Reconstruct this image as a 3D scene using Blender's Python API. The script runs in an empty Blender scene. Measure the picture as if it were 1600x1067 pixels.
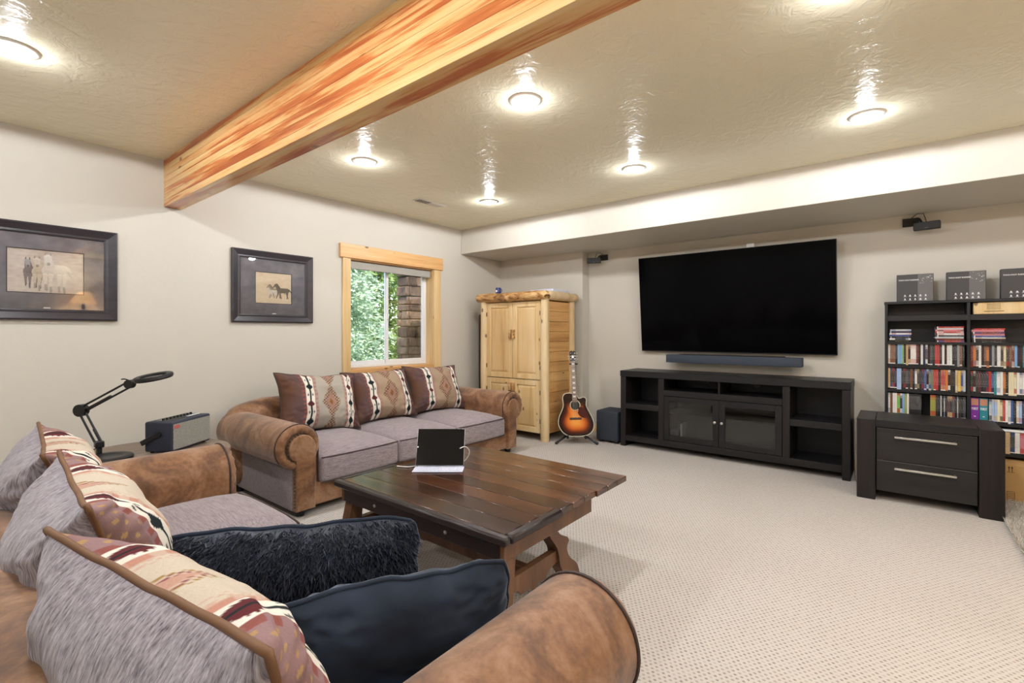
import bpy, bmesh, math, random
from mathutils import Vector, Matrix, noise
random.seed(7)
R = math.radians
scene = bpy.context.scene
COL = scene.collection

# ------------------------------------------------------------------ camera
cam_d = bpy.data.cameras.new('camera'); cam = bpy.data.objects.new('camera', cam_d); COL.objects.link(cam)
cam.location = (0, 0, 1.25)
cam.rotation_euler = (R(90), 0, R(38.66 - 90))
cam_d.sensor_width = 36.0; cam_d.lens = 36.0 * 750 / 1600
cam_d.shift_y = -13.5 / 1600
cam_d.clip_start = 0.03
scene.camera = cam

# ------------------------------------------------------------------ sky, sun, exposure
world = bpy.data.worlds.new('world'); scene.world = world; world.use_nodes = True
wn = world.node_tree
bg = wn.nodes['Background']
sky = wn.nodes.new('ShaderNodeTexSky'); sky.sky_type = 'NISHITA'; sky.sun_disc = False
sky.sun_elevation = R(52); sky.sun_rotation = R(200)
wn.links.new(sky.outputs[0], bg.inputs[0]); bg.inputs[1].default_value = 0.75
sun_d = bpy.data.lights.new('sun', 'SUN'); sun_d.energy = 7.5; sun_d.angle = R(0.6); sun_d.color = (1, .95, .86)
sun = bpy.data.objects.new('sun', sun_d); COL.objects.link(sun)
sun.rotation_euler = Vector((.25, .55, -.80)).to_track_quat('-Z', 'Y').to_euler()
vs = scene.view_settings
vs.view_transform = 'Standard'; vs.look = 'None'; vs.gamma = 1.0; vs.use_curve_mapping = False
vs.exposure = 0.0
LAMP_W = 48.5           # watts of each recessed lamp
LAMP_COL = (.915, .945, 1.0)

# ------------------------------------------------------------------ room measures (metres)
YW = 4.4; XN = 5.236; XT = 5.386; YJ = 3.06; ZC = 2.579; ZS = 2.266; XS = 4.442
XB = -2.6; YB = -2.4

# ------------------------------------------------------------------ mesh helpers
def lin(r, g, b):
    f = lambda c: (c/255/12.92) if c/255 <= .04045 else ((c/255+.055)/1.055)**2.4
    return (f(r), f(g), f(b), 1.0)

def wmat(o):
    m = Matrix.Identity(4)
    while o is not None:
        m = o.matrix_basis @ m; o = o.parent
    return m

class MB:
    def __init__(s): s.v = []; s.f = []
    def add(s, vs_, fs):
        k = len(s.v); s.v += [Vector(p) for p in vs_]; s.f += [tuple(i+k for i in f) for f in fs]; return s
    def box(s, lo, hi, bev=0, seg=1):
        lo = Vector(lo); hi = Vector(hi)
        lo, hi = Vector(map(min, lo, hi)), Vector(map(max, lo, hi))
        c = (lo+hi)/2; d = hi-lo
        if not bev:
            v = [(x, y, z) for x in (lo.x, hi.x) for y in (lo.y, hi.y) for z in (lo.z, hi.z)]
            return s.add(v, [(0,1,3,2),(4,6,7,5),(0,4,5,1),(2,3,7,6),(0,2,6,4),(1,5,7,3)])
        bm = bmesh.new(); bmesh.ops.create_cube(bm, size=1)
        for v in bm.verts: v.co = Vector((v.co.x*d.x, v.co.y*d.y, v.co.z*d.z)) + c
        b = min(bev, min(d)*.49)
        bmesh.ops.bevel(bm, geom=bm.edges[:], offset=b, segments=seg, profile=.5, affect='EDGES')
        bm.verts.index_update()
        s.add([v.co.copy() for v in bm.verts], [[v.index for v in f.verts] for f in bm.faces]); bm.free(); return s
    def cyl(s, p0, p1, r0, r1=None, n=16, caps=True):
        r1 = r0 if r1 is None else r1
        p0 = Vector(p0); p1 = Vector(p1); a = (p1-p0).normalized()
        u = a.orthogonal().normalized(); w = a.cross(u)
        v = []
        for p, r in ((p0, r0), (p1, r1)):
            for i in range(n):
                t = 2*math.pi*i/n; v.append(p + u*(r*math.cos(t)) + w*(r*math.sin(t)))
        f = [(i, (i+1) % n, n+(i+1) % n, n+i) for i in range(n)]
        if caps: f += [tuple(range(n-1, -1, -1)), tuple(range(n, 2*n))]
        return s.add(v, f)
    def tube(s, pts, r, n=8, closed=False):
        pts = [Vector(p) for p in pts]; m = len(pts); v = []; f = []
        prev = None
        for i, p in enumerate(pts):
            a = pts[(i+1) % m] if (closed or i < m-1) else p
            b = pts[i-1] if (closed or i > 0) else p
            t = (a-b).normalized() if (a-b).length > 1e-9 else Vector((0,0,1))
            if prev is None: u = t.orthogonal().normalized()
            else:
                u = prev - t*prev.dot(t); u = u.normalized() if u.length > 1e-6 else t.orthogonal().normalized()
            prev = u; w = t.cross(u)
            rr = r[i] if isinstance(r, (list, tuple)) else r
            for k in range(n):
                q = 2*math.pi*k/n; v.append(p + u*(rr*math.cos(q)) + w*(rr*math.sin(q)))
        for i in range(m if closed else m-1):
            j = (i+1) % m
            for k in range(n): f.append((i*n+k, i*n+(k+1) % n, j*n+(k+1) % n, j*n+k))
        if not closed: f += [tuple(range(n-1, -1, -1)), tuple(range((m-1)*n, m*n))]
        return s.add(v, f)
    def lathe(s, prof, n=24, M=None):
        v = []; f = []; m = len(prof)
        for r, z in prof:
            for k in range(n):
                q = 2*math.pi*k/n; v.append(Vector((r*math.cos(q), r*math.sin(q), z)))
        for i in range(m-1):
            for k in range(n): f.append((i*n+k, i*n+(k+1) % n, (i+1)*n+(k+1) % n, (i+1)*n+k))
        f += [tuple(range(n-1, -1, -1)), tuple(range((m-1)*n, m*n))]
        if M is not None: v = [M @ p for p in v]
        return s.add(v, f)
    def prism(s, poly, axis, a, b):
        n = len(poly)
        mk = {'x': lambda p, t: (t, p[0], p[1]), 'y': lambda p, t: (p[0], t, p[1]), 'z': lambda p, t: (p[0], p[1], t)}[axis]
        v = [mk(p, a) for p in poly] + [mk(p, b) for p in poly]
        f = [(i, (i+1) % n, n+(i+1) % n, n+i) for i in range(n)] + [tuple(range(n-1, -1, -1)), tuple(range(n, 2*n))]
        return s.add(v, f)
    def rbox(s, lo, hi, r, k=4, m=6, disp=None):
        lo = Vector(lo); hi = Vector(hi); c = (lo+hi)/2; h = (hi-lo)/2
        r = min(r, min(h)*.98)
        def co(hh):
            a = [-hh + r*i/k for i in range(k)]; b = [-hh+r + (2*hh-2*r)*i/m for i in range(m+1)]
            return a + b + [-x for x in reversed(a)]
        cs = [co(h[i]) for i in range(3)]; idx = {}; V = []; F = []
        def vid(p):
            key = tuple(round(x, 5) for x in p)
            if key not in idx:
                q = Vector([max(-(h[i]-r), min(h[i]-r, p[i])) for i in range(3)]); d = Vector(p)-q
                if d.length > 1e-9: d = d.normalized()*r
                w = q+d
                if disp: w = disp(w, h)
                idx[key] = len(V); V.append(w+c)
            return idx[key]
        for ax in range(3):
            b, d = [(1,2),(2,0),(0,1)][ax]
            for sg in (-1, 1):
                for i in range(len(cs[b])-1):
                    for j in range(len(cs[d])-1):
                        q = []
                        for (ii, jj) in ((i,j),(i+1,j),(i+1,j+1),(i,j+1)):
                            p = [0,0,0]; p[ax] = sg*h[ax]; p[b] = cs[b][ii]; p[d] = cs[d][jj]; q.append(vid(p))
                        F.append(q if sg > 0 else q[::-1])
        return s.add(V, F)
    def xf(s, M): s.v = [M @ p for p in s.v]; return s
    def build(s, name, mat, parent=None, w=False, ang=40, recalc=True):
        me = bpy.data.meshes.new(name)
        v = s.v
        if w and parent is not None:
            mi = wmat(parent).inverted(); v = [mi @ p for p in v]
        me.from_pydata([tuple(p) for p in v], [], s.f)
        if recalc:
            bm = bmesh.new(); bm.from_mesh(me); bmesh.ops.recalc_face_normals(bm, faces=bm.faces[:]); bm.to_mesh(me); bm.free()
        me.polygons.foreach_set('use_smooth', [True]*len(me.polygons))
        me.set_sharp_from_angle(angle=R(ang))
        me.update()
        return link(name, me, mat, parent)

def link(name, me, mat, parent=None):
    if mat is not None and not me.materials: me.materials.append(mat)
    o = bpy.data.objects.new(name, me); COL.objects.link(o)
    if parent is not None: o.parent = parent
    return o

def tag(o, label, cat, group=None):
    o['label'] = label; o['category'] = cat
    if group: o['group'] = group
    return o
def thing(name, label, cat, loc=(0,0,0), rot=(0,0,0), group=None):
    o = bpy.data.objects.new(name, None); COL.objects.link(o); o.empty_display_size = .05
    o.location = loc; o.rotation_euler = rot
    return tag(o, label, cat, group)
def struct(o): o['kind'] = 'structure'; return o
def recenter(o):
    """origin of a one-mesh thing to the centre of its base"""
    me = o.data; xs = [v.co for v in me.vertices]
    c = Vector(((min(p.x for p in xs)+max(p.x for p in xs))/2, (min(p.y for p in xs)+max(p.y for p in xs))/2, min(p.z for p in xs)))
    me.transform(Matrix.Translation(-c)); o.location = c; return o
def vcol(me, name, cols, domain='POINT'):
    a = me.color_attributes.new(name, 'FLOAT_COLOR', domain)
    a.data.foreach_set('color', [x for c in cols for x in (c[0], c[1], c[2], 1.0)])
def unit(x): return max(0, min(1, x))
def mixc(a, b, t): return tuple(a[i]+(b[i]-a[i])*t for i in range(3))
def catmull(P, k=6, closed=True):
    out = []; n = len(P)
    for i in range(n if closed else n-1):
        g = lambda j: Vector(P[j % n]) if closed else Vector(P[max(0, min(n-1, j))])
        p0, p1, p2, p3 = g(i-1), g(i), g(i+1), g(i+2)
        for s in range(k):
            t = s/k
            out.append(.5*((2*p1)+(-p0+p2)*t+(2*p0-5*p1+4*p2-p3)*t*t+(-p0+3*p1-3*p2+p3)*t**3))
    if not closed: out.append(Vector(P[-1]))
    return out
def text_obj(name, body, size, mat, parent, M, ext=.0004):
    cu = bpy.data.curves.new(name, 'FONT'); cu.body = body; cu.size = size; cu.extrude = ext
    cu.offset = size*.03; cu.align_x = 'LEFT'; cu.resolution_u = 2
    t = bpy.data.objects.new('tmp', cu); COL.objects.link(t)
    dg = bpy.context.evaluated_depsgraph_get(); dg.update()
    me = bpy.data.meshes.new_from_object(t.evaluated_get(dg)); me.name = name
    bpy.data.objects.remove(t); me.transform(M if parent is None else wmat(parent).inverted() @ M)
    me.materials.clear()
    return link(name, me, mat, parent)

# ------------------------------------------------------------------ material helpers
class NG:
    def __init__(s, name):
        s.m = bpy.data.materials.new(name); s.m.use_nodes = True; s.nt = s.m.node_tree
        s.b = s.nt.nodes['Principled BSDF']; s.out = s.nt.nodes['Material Output']
    def n(s, typ, **kw):
        nd = s.nt.nodes.new(typ)
        for k, v in kw.items(): setattr(nd, k, v)
        return nd
    def put(s, sock, v):
        if isinstance(v, bpy.types.NodeSocket): s.nt.links.new(v, sock)
        elif isinstance(v, (tuple, list)) and len(v) == 3 and sock.type == 'RGBA': sock.default_value = (*v, 1)
        else: sock.default_value = v
    def co(s, kind='Object'): return s.n('ShaderNodeTexCoord').outputs[kind]
    def scale(s, vec, sc, rot=(0,0,0)):
        nd = s.n('ShaderNodeMapping'); s.put(nd.inputs[0], vec); nd.inputs['Scale'].default_value = sc
        nd.inputs['Rotation'].default_value = rot; return nd.outputs[0]
    def noise(s, vec, scale=5, detail=3, rough=.5, dist=0):
        nd = s.n('ShaderNodeTexNoise'); s.put(nd.inputs['Vector'], vec); nd.inputs['Scale'].default_value = scale
        nd.inputs['Detail'].default_value = detail; nd.inputs['Roughness'].default_value = rough; nd.inputs['Distortion'].default_value = dist
        return nd.outputs['Fac']
    def voro(s, vec, scale, feature='F1'):
        nd = s.n('ShaderNodeTexVoronoi', feature=feature); s.put(nd.inputs['Vector'], vec); nd.inputs['Scale'].default_value = scale
        return nd.outputs['Distance']
    def ramp(s, fac, stops):
        nd = s.n('ShaderNodeValToRGB'); s.put(nd.inputs[0], fac); e = nd.color_ramp.elements
        while len(e) > 1: e.remove(e[-1])
        e[0].position = stops[0][0]; e[0].color = (*stops[0][1][:3], 1)
        for p, c in stops[1:]:
            q = e.new(p); q.color = (*c[:3], 1)
        return nd.outputs[0]
    def math(s, op, a, b=0.0, c=None):
        nd = s.n('ShaderNodeMath', operation=op); s.put(nd.inputs[0], a); s.put(nd.inputs[1], b)
        if c is not None: s.put(nd.inputs[2], c)
        return nd.outputs[0]
    def mix(s, f, a, b, mode='MIX'):
        nd = s.n('ShaderNodeMix', data_type='RGBA', blend_type=mode); s.put(nd.inputs[0], f); s.put(nd.inputs[6], a); s.put(nd.inputs[7], b)
        return nd.outputs[2]
    def sep(s, vec):
        nd = s.n('ShaderNodeSeparateXYZ'); s.put(nd.inputs[0], vec); return nd.outputs
    def attr(s, name): nd = s.n('ShaderNodeAttribute'); nd.attribute_name = name; return nd.outputs['Color']
    def rnd(s): return s.n('ShaderNodeObjectInfo').outputs['Random']
    def bump(s, h, strength=.3, dist=.01):
        nd = s.n('ShaderNodeBump'); s.put(nd.inputs['Height'], h); nd.inputs['Strength'].default_value = strength; nd.inputs['Distance'].default_value = dist
        s.nt.links.new(nd.outputs[0], s.b.inputs['Normal']); return s
    def set(s, color=None, rough=None, metal=None, spec=None, **kw):
        for k, v in (('Base Color', color), ('Roughness', rough), ('Metallic', metal), ('Specular IOR Level', spec)):
            if v is not None: s.put(s.b.inputs[k], v)
        for k, v in kw.items(): s.put(s.b.inputs[k.replace('_', ' ')], v)
        return s

def plain(name, c, rough=.5, metal=0, spec=.5, **kw): return NG(name).set(c, rough, metal, spec, **kw).m
def wood(name, stops, axis='z', freq=9, rough=.45, stretch=.07, knots=0, knot_c=(.12,.05,.02), var=.25, bump=.08, spec=.4):
    g = NG(name); rv = g.rnd()
    off = g.n('ShaderNodeVectorMath', operation='ADD'); g.put(off.inputs[0], g.co())
    cb = g.n('ShaderNodeCombineXYZ'); o10 = g.math('MULTIPLY', rv, 13.7)
    for i in range(3): g.put(cb.inputs[i], o10)
    g.put(off.inputs[1], cb.outputs[0]); v0 = off.outputs[0]
    sc = [1, 1, 1]; sc['xyz'.index(axis)] = stretch
    v = g.scale(v0, sc)
    a = g.noise(v, freq, 5, .6, .6); b = g.noise(v, freq*7, 3, .6)
    f = g.math('ADD', g.math('MULTIPLY', a, .75), g.math('MULTIPLY', b, .25))
    c = g.ramp(f, stops)
    c = g.mix(g.math('MULTIPLY', rv, var), c, stops[0][1], 'MULTIPLY')
    if knots:
        sk = [1, 1, 1]; sk['xyz'.index(axis)] = .55
        d = g.voro(g.scale(v0, sk), knots)
        k = g.ramp(d, [(0, (1,1,1)), (.08, (1,1,1)), (.125, (0,0,0))])
        c = g.mix(g.math('MULTIPLY', k, .8), c, knot_c)
    g.set(c, rough, spec=spec); g.bump(f, bump, .004); return g.m

def paint(name, c, rough, bs, bstr):
    g = NG(name); v = g.co()
    n1 = g.noise(v, bs, 4, .6, .8); n2 = g.noise(v, bs*5, 2, .5)
    h = g.ramp(n1, [(.42, (0,0,0)), (.62, (1,1,1))])
    tone = g.mix(g.math('MULTIPLY', g.noise(v, 1.3, 2), .12), c, (c[0]*.8, c[1]*.79, c[2]*.76))
    g.set(tone, rough, spec=.35)
    g.bump(g.math('ADD', h, g.math('MULTIPLY', n2, .35)), bstr, .004); return g.m

M = {}
M['wall'] = paint('wall_paint', lin(203, 197, 184), .6, 9, .12)
M['ceil'] = paint('ceiling_paint', lin(240, 232, 205), .25, 11, .42)
def carpet():
    g = NG('carpet_loop'); v = g.co(); y, x, _ = g.sep(v)
    p = .0175
    fy = g.math('DIVIDE', y, p); row = g.math('FLOOR', fy)
    off = g.math('MULTIPLY', g.math('MODULO', g.math('ABSOLUTE', row), 2.0), .5)
    fx = g.math('ADD', g.math('DIVIDE', x, p*1.25), off)
    dx = g.math('SUBTRACT', g.math('FRACT', fx), .5); dy = g.math('SUBTRACT', g.math('FRACT', fy), .5)
    d = g.math('SQRT', g.math('ADD', g.math('MULTIPLY', dx, dx), g.math('MULTIPLY', dy, dy)))
    k = g.ramp(d, [(.16, (1,1,1)), (.34, (0,0,0))])
    base = g.mix(g.noise(v, 1.6, 3), lin(192, 185, 178), lin(204, 198, 191))
    base = g.mix(g.math('MULTIPLY', g.noise(v, 260, 2), .25), base, lin(165, 150, 132))
    k = g.math('MULTIPLY', k, g.ramp(g.noise(v, 45, 2), [(.38, (.35,.35,.35)), (.6, (1,1,1))]))
    c = g.mix(g.math('MULTIPLY', k, .78), base, lin(118, 104, 90))
    g.set(c, .95, spec=.1); g.bump(g.math('SUBTRACT', g.noise(v, 240, 2), k), .5, .004); return g.m
M['carpet'] = carpet()
def leather():
    g = NG('mottled_brown_suede'); v = g.co()
    a = g.noise(v, 5.5, 5, .62, .7); b = g.noise(v, 55, 3, .6)
    f = g.math('ADD', g.math('MULTIPLY', a, .8), g.math('MULTIPLY', b, .2))
    c = g.ramp(f, [(.30, lin(70, 46, 31)), (.43, lin(106, 71, 45)), (.52, lin(134, 94, 61)), (.60, lin(150, 114, 86)), (.72, lin(168, 126, 84))])
    g.set(c, .52, spec=.3, Sheen_Weight=.25, Sheen_Roughness=.5); g.bump(g.noise(v, 90, 3), .12, .003); return g.m
M['leather'] = leather()
def chenille(name='grey_mauve_chenille', sc=(30, 30, 260), lo=lin(92, 82, 84), hi=lin(176, 166, 168)):
    g = NG(name); v = g.co()
    a = g.noise(g.scale(v, sc), 1, 3, .6); b = g.noise(g.scale(v, (sc[0]*3, sc[1]*3, sc[2]*.8)), 1, 2, .5)
    f = g.math('ADD', g.math('MULTIPLY', a, .65), g.math('MULTIPLY', b, .35))
    c = g.ramp(f, [(.30, lo), (.5, mixc(lo, hi, .55)), (.68, hi)])
    g.set(c, .9, spec=.15, Sheen_Weight=.2); g.bump(f, .35, .003); return g.m
M['chen'] = chenille('grey_mauve_chenille', (190, 190, 60), lin(104, 93, 95), lin(160, 148, 150))
M['chen_seat'] = chenille('grey_mauve_chenille_seat', (14, 150, 150), lin(112, 100, 102), lin(166, 154, 156))
M['chen_back'] = chenille('grey_chenille_pillow_back', (210, 50, 16), lin(62, 53, 62), lin(190, 181, 188))
M['welt'] = plain('brown_welt', lin(112, 76, 46), .6)
M['welt_dark'] = plain('dark_brown_welt', lin(58, 40, 34), .6)
def attrmat(name, rough=.85, fabric=True):
    g = NG(name); c = g.attr('Col')
    if fabric:
        v = g.co(); n = g.noise(v, 300, 2)
        c = g.mix(g.math('MULTIPLY', n, .35), c, (.25, .2, .18), 'MULTIPLY'); g.bump(n, .3, .002)
    g.set(c, rough, spec=.15 if fabric else .4); return g.m
M['woven'] = attrmat('woven_southwest_fabric')
M['print'] = attrmat('printed_photo', .6, False)
M['sunburst'] = attrmat('sunburst_lacquer', .12, False)
P_Y = lin(222, 190, 136); P_D = lin(192, 150, 94); P_L = lin(236, 212, 168)
M['pine'] = wood('clear_pine', [(.3, P_D), (.48, P_Y), (.7, P_L)], 'z', 7, .4, .06, 8)
M['pine_x'] = wood('pine_board_x', [(.3, lin(176, 122, 64)), (.5, lin(210, 160, 94)), (.7, lin(228, 186, 122))], 'x', 8, .4, .06, 8.5)
M['pine_h'] = wood('pine_casing_x', [(.3, lin(198, 146, 90)), (.5, lin(224, 178, 120)), (.7, lin(238, 202, 150))], 'x', 8, .4, .06, 8.5)
M['log'] = wood('peeled_log', [(.3, lin(182, 146, 98)), (.5, lin(222, 196, 150)), (.7, lin(236, 216, 178))], 'z', 6, .45, .12, 7, lin(96, 60, 32))
M['log_dark'] = wood('bark_flecked_log', [(.38, lin(104, 66, 38)), (.47, lin(178, 130, 78)), (.60, lin(222, 184, 128))], 'y', 16, .35, .45, 7, lin(70, 40, 20))
M['beam'] = wood('laminated_fir', [(.36, lin(170, 88, 46)), (.455, lin(202, 120, 66)), (.50, lin(228, 176, 112)), (.62, lin(238, 204, 144))], 'y', 9, .2, .045, 5, lin(96, 46, 22), .30, .04, .5)
M['espresso'] = wood('espresso_oak', [(.3, lin(12, 11, 12)), (.55, lin(25, 23, 24)), (.75, lin(42, 39, 39))], 'y', 14, .42, .05, 0, var=.1, bump=.15)
M['espresso_z'] = wood('espresso_oak_upright', [(.3, lin(15, 12, 12)), (.55, lin(29, 23, 22)), (.75, lin(44, 35, 33))], 'z', 14, .42, .05, 0, var=.1, bump=.15)
M['cab_front'] = wood('black_brown_veneer', [(.3, lin(22, 20, 19)), (.55, lin(36, 33, 31)), (.75, lin(46, 42, 40))], 'y', 16, .55, .05, 0, var=.08)
M['shelf'] = plain('black_brown_melamine', lin(18, 17, 19), .5)
M['table'] = wood('dark_walnut_plank', [(.30, lin(34, 18, 13)), (.48, lin(66, 38, 25)), (.60, lin(98, 58, 36)), (.75, lin(128, 82, 54))], 'y', 7, .19, .09, 0, var=.45, bump=.08, spec=.75)
M['table_leg'] = wood('walnut_trestle', [(.3, lin(66, 42, 28)), (.55, lin(106, 72, 48)), (.75, lin(134, 96, 66))], 'z', 7, .38, .15, 0, var=.1)
M['table_dark'] = wood('black_rubbed_edge', [(.3, lin(26, 18, 17)), (.6, lin(48, 37, 36)), (.8, lin(72, 60, 62))], 'y', 9, .32, .1, 0, var=.1)
M['side_top'] = wood('grey_brown_round_top', [(.3, lin(96, 78, 64)), (.6, lin(142, 122, 104)), (.8, lin(160, 140, 122))], 'x', 8, .35, .1, 0)
M['black'] = plain('black_plastic', lin(22, 22, 24), .45)
M['black_metal'] = plain('black_metal', lin(16, 16, 17), .35)
M['charcoal'] = plain('charcoal_cloth_speaker', lin(38, 45, 54), .8)
M['amp'] = plain('navy_black_tolex', lin(36, 42, 58), .5)
def grille():
    g = NG('woven_grille_cloth'); n = g.noise(g.scale(g.co(), (420, 420, 420)), 1, 2)
    g.set(g.ramp(n, [(.35, lin(98, 96, 90)), (.65, lin(172, 170, 160))]), .85); return g.m
M['grille'] = grille()
M['screen'] = plain('tv_screen', (.0015, .0015, .002, 1), .10, 0, .07)
M['tablet'] = plain('tablet_glass', (.004, .004, .006, 1), .08, 0, .4)
M['silver'] = plain('silver_aluminium', lin(190, 190, 194), .3, 1)
M['nickel'] = plain('brushed_nickel', lin(205, 203, 196), .28, 1)
M['white'] = plain('white_plastic', lin(236, 236, 234), .4)
M['vinyl'] = plain('white_vinyl', lin(232, 232, 230), .35)
M['lilac'] = plain('pale_lilac_fabric', lin(206, 208, 222), .8)
M['shade_fab'] = plain('grey_roller_shade', lin(164, 160, 150), .8)
M['print_white'] = plain('white_print', lin(225, 225, 225), .6)
M['print_black'] = plain('black_print', lin(40, 32, 24), .7)
M['print_grey'] = plain('grey_print', lin(98, 96, 94), .5)
M['radio_box'] = plain('charcoal_carton', lin(58, 57, 57), .5)
M['cardboard'] = plain('cardboard', lin(196, 156, 100), .8)
M['pale_card'] = plain('pale_cardboard', lin(206, 186, 160), .8)
M['red'] = plain('red_badge', lin(188, 92, 88), .6)
M['blue'] = plain('blue_glaze', lin(34, 50, 110), .25)
M['frame'] = wood('dark_espresso_frame', [(.3, lin(40, 36, 40)), (.7, lin(60, 54, 58))], 'x', 12, .35, .05, 0, var=.05)
def mat_board():
    g = NG('grey_suede_mat'); n = g.noise(g.co(), 7, 4, .6)
    g.set(g.ramp(n, [(.35, lin(98, 95, 100)), (.65, lin(128, 122, 126))]), .85); return g.m
M['mat'] = mat_board()
def glass(name, k=1.0, tint=(1,1,1,1), ior=1.5):
    g = NG(name); t = g.n('ShaderNodeBsdfTransparent'); t.inputs[0].default_value = tint
    gl = g.n('ShaderNodeBsdfGlossy'); gl.inputs['Roughness'].default_value = .02
    fr = g.n('ShaderNodeFresnel'); fr.inputs[0].default_value = ior
    mx = g.n('ShaderNodeMixShader'); g.put(mx.inputs[0], g.math('MULTIPLY', fr.outputs[0], k))
    g.nt.links.new(t.outputs[0], mx.inputs[1]); g.nt.links.new(gl.outputs[0], mx.inputs[2]); g.nt.links.new(mx.outputs[0], g.out.inputs[0])
    return g.m
M['glass'] = glass('window_glass', .8)
M['pic_glass'] = glass('picture_glass', 1.0)
M['door_glass'] = glass('smoked_door_glass', 1.6, (.72, .74, .74, 1))
def velvet(name, c):
    g = NG(name); n = g.noise(g.co(), 6, 3, .6)
    g.set(g.ramp(n, [(.3, (c[0]*.6, c[1]*.6, c[2]*.6)), (.7, (c[0]*1.5, c[1]*1.5, c[2]*1.5))]), .75, spec=.2, Sheen_Weight=.6, Sheen_Roughness=.35)
    g.b.inputs['Sheen Tint'].default_value = (.45, .52, .62, 1); return g.m
M['velvet'] = velvet('midnight_velvet', lin(34, 42, 56))
M['fur'] = plain('midnight_fur', lin(26, 35, 53), .45, Sheen_Weight=.15)
M['lens'] = NG('lit_lens').set((1, 1, 1, 1), .4, Emission_Color=(1, .98, .95, 1), Emission_Strength=26.0).m
M['trim_white'] = plain('white_trim_ring', lin(228, 224, 214), .4)
def disc_mat():
    g = NG('disc_case'); x, y, z = g.sep(g.co())
    v = g.scale(g.co(), (1, 320, 210)); n = g.noise(v, 1, 1, .5)
    k = g.ramp(n, [(.60, (0,0,0)), (.65, (.8,.8,.8))])
    g.set(g.mix(k, g.attr('Col'), g.attr('Ink')), .35); return g.m
M['disc'] = disc_mat()
# ================================================================== THE ROOM
WX0, WX1, WZ0, WZ1 = 2.822, 3.961, .866, 2.02
struct(MB().box((XB-.2, YB-.2, -.1), (5.7, YW+.02, 0)).build('floor', M['carpet']))
struct(MB().box((XB-.2, YB-.2, ZC), (5.7, YW+.2, ZC+.15)).build('ceiling', M['ceil']))
mb = MB()
mb.box((XB-.2, YW, 0), (WX0, YW+.16, ZC)); mb.box((WX1, YW, 0), (5.7, YW+.16, ZC))
mb.box((WX0, YW, 0), (WX1, YW+.16, WZ0)); mb.box((WX0, YW, WZ1), (WX1, YW+.16, ZC))
struct(mb.build('wall_left', M['wall']))
struct(MB().box((XT, YB-.2, 0), (5.7, YJ+.01, ZS+.01)).build('wall_back', M['wall']))
struct(MB().box((XN, YJ, 0), (5.7, YW, ZS+.01)).build('wall_niche', M['wall']))
struct(MB().box((XS, YB, ZS), (5.7, YW, ZC+.001), .004).build('wall_soffit', M['wall']))
struct(MB().box((XB-.2, YB-.2, 0), (5.7, YB, ZC)).build('wall_right', M['wall']))
struct(MB().box((XB-.2, YB, 0), (XB, YW, ZC)).build('wall_rear', M['wall']))
struct(MB().box((XT-.015, YB, 0), (XT, YJ-.0, .10), .004).build('baseboard_back', M['pine']))
struct(MB().box((XB, YW-.015, 0), (XN, YW, .10), .004).build('baseboard_left', M['pine_h']))

# ---- window
win = struct(bpy.data.objects.new('window_1', None)); COL.objects.link(win); win.location = ((WX0+WX1)/2, YW, WZ0)
def wpart(name, lo, hi, mat, par=None, bev=.004):
    return MB().box(lo, hi, bev).build(name, mat, par or win, w=True)
wpart('header_board', (2.695, YW-.034, 2.018), (4.10, YW, 2.163), M['pine_h'])
wpart('casing_board', (2.73, YW-.022, WZ0-.09), (WX0, YW, 2.018), M['pine'])
wpart('casing_board', (WX1, YW-.022, WZ0-.09), (4.072, YW, 2.018), M['pine'])
wpart('sill_board', (WX0, YW-.022, WZ0-.09), (WX1, YW, WZ0), M['pine_h'])
wpart('jamb_board', (WX1-.012, YW, WZ0), (WX1, YW+.11, WZ1), M['pine'], bev=.001)
wpart('jamb_board', (WX0, YW, WZ0), (WX0+.012, YW+.11, WZ1), M['pine'], bev=.001)
wpart('jamb_board', (WX0+.012, YW, WZ1-.012), (WX1-.012, YW+.11, WZ1), M['pine_h'], bev=.001)
wpart('jamb_board', (WX0+.012, YW, WZ0), (WX1-.012, YW+.11, WZ0+.012), M['pine_h'], bev=.001)
fx0, fx1, fz0, fz1, fy = WX0+.012, WX1-.012, WZ0+.012, WZ1-.012, YW+.11
fm = MB()
for lo, hi in (((fx0, fy, fz0), (fx0+.03, fy+.05, fz1)), ((fx1-.03, fy, fz0), (fx1, fy+.05, fz1)),
               ((fx0+.03, fy, fz0), (fx1-.03, fy+.05, fz0+.03)), ((fx0+.03, fy, fz1-.03), (fx1-.03, fy+.05, fz1))):
    fm.box(lo, hi, .003)
fm.build('vinyl_frame', M['vinyl'], win, w=True)
mx = 3.375
def sash(x0, x1, y):
    m = MB()
    for lo, hi in (((x0, y, fz0+.03), (x0+.035, y+.022, fz1-.03)), ((x1-.035, y, fz0+.03), (x1, y+.022, fz1-.03)),
                   ((x0+.035, y, fz0+.03), (x1-.035, y+.022, fz0+.07)), ((x0+.035, y, fz1-.065), (x1-.035, y+.022, fz1-.03))):
        m.box(lo, hi, .002)
    s = m.build('sash', M['vinyl'], win, w=True)
    MB().box((x0+.035, y+.009, fz0+.07), (x1-.035, y+.013, fz1-.065)).build('pane', M['glass'], s, w=True)
    return s
s1 = sash(mx-.02, fx1-.03, fy+.002); sash(fx0+.03, mx+.02, fy+.026)
MB().box((mx-.006, fy-.012, 1.40), (mx+.008, fy+.004, 1.48), .003).build('latch', M['white'], s1, w=True)
sh = MB().cyl((fx0+.01, YW+.045, 1.985), (fx1-.01, YW+.045, 1.985), .02).build('roller', M['shade_fab'], win, w=True)
MB().box((fx0+.015, YW+.022, 1.925), (fx1-.015, YW+.026, 1.99)).build('roller_shade', M['shade_fab'], win, w=True)
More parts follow.
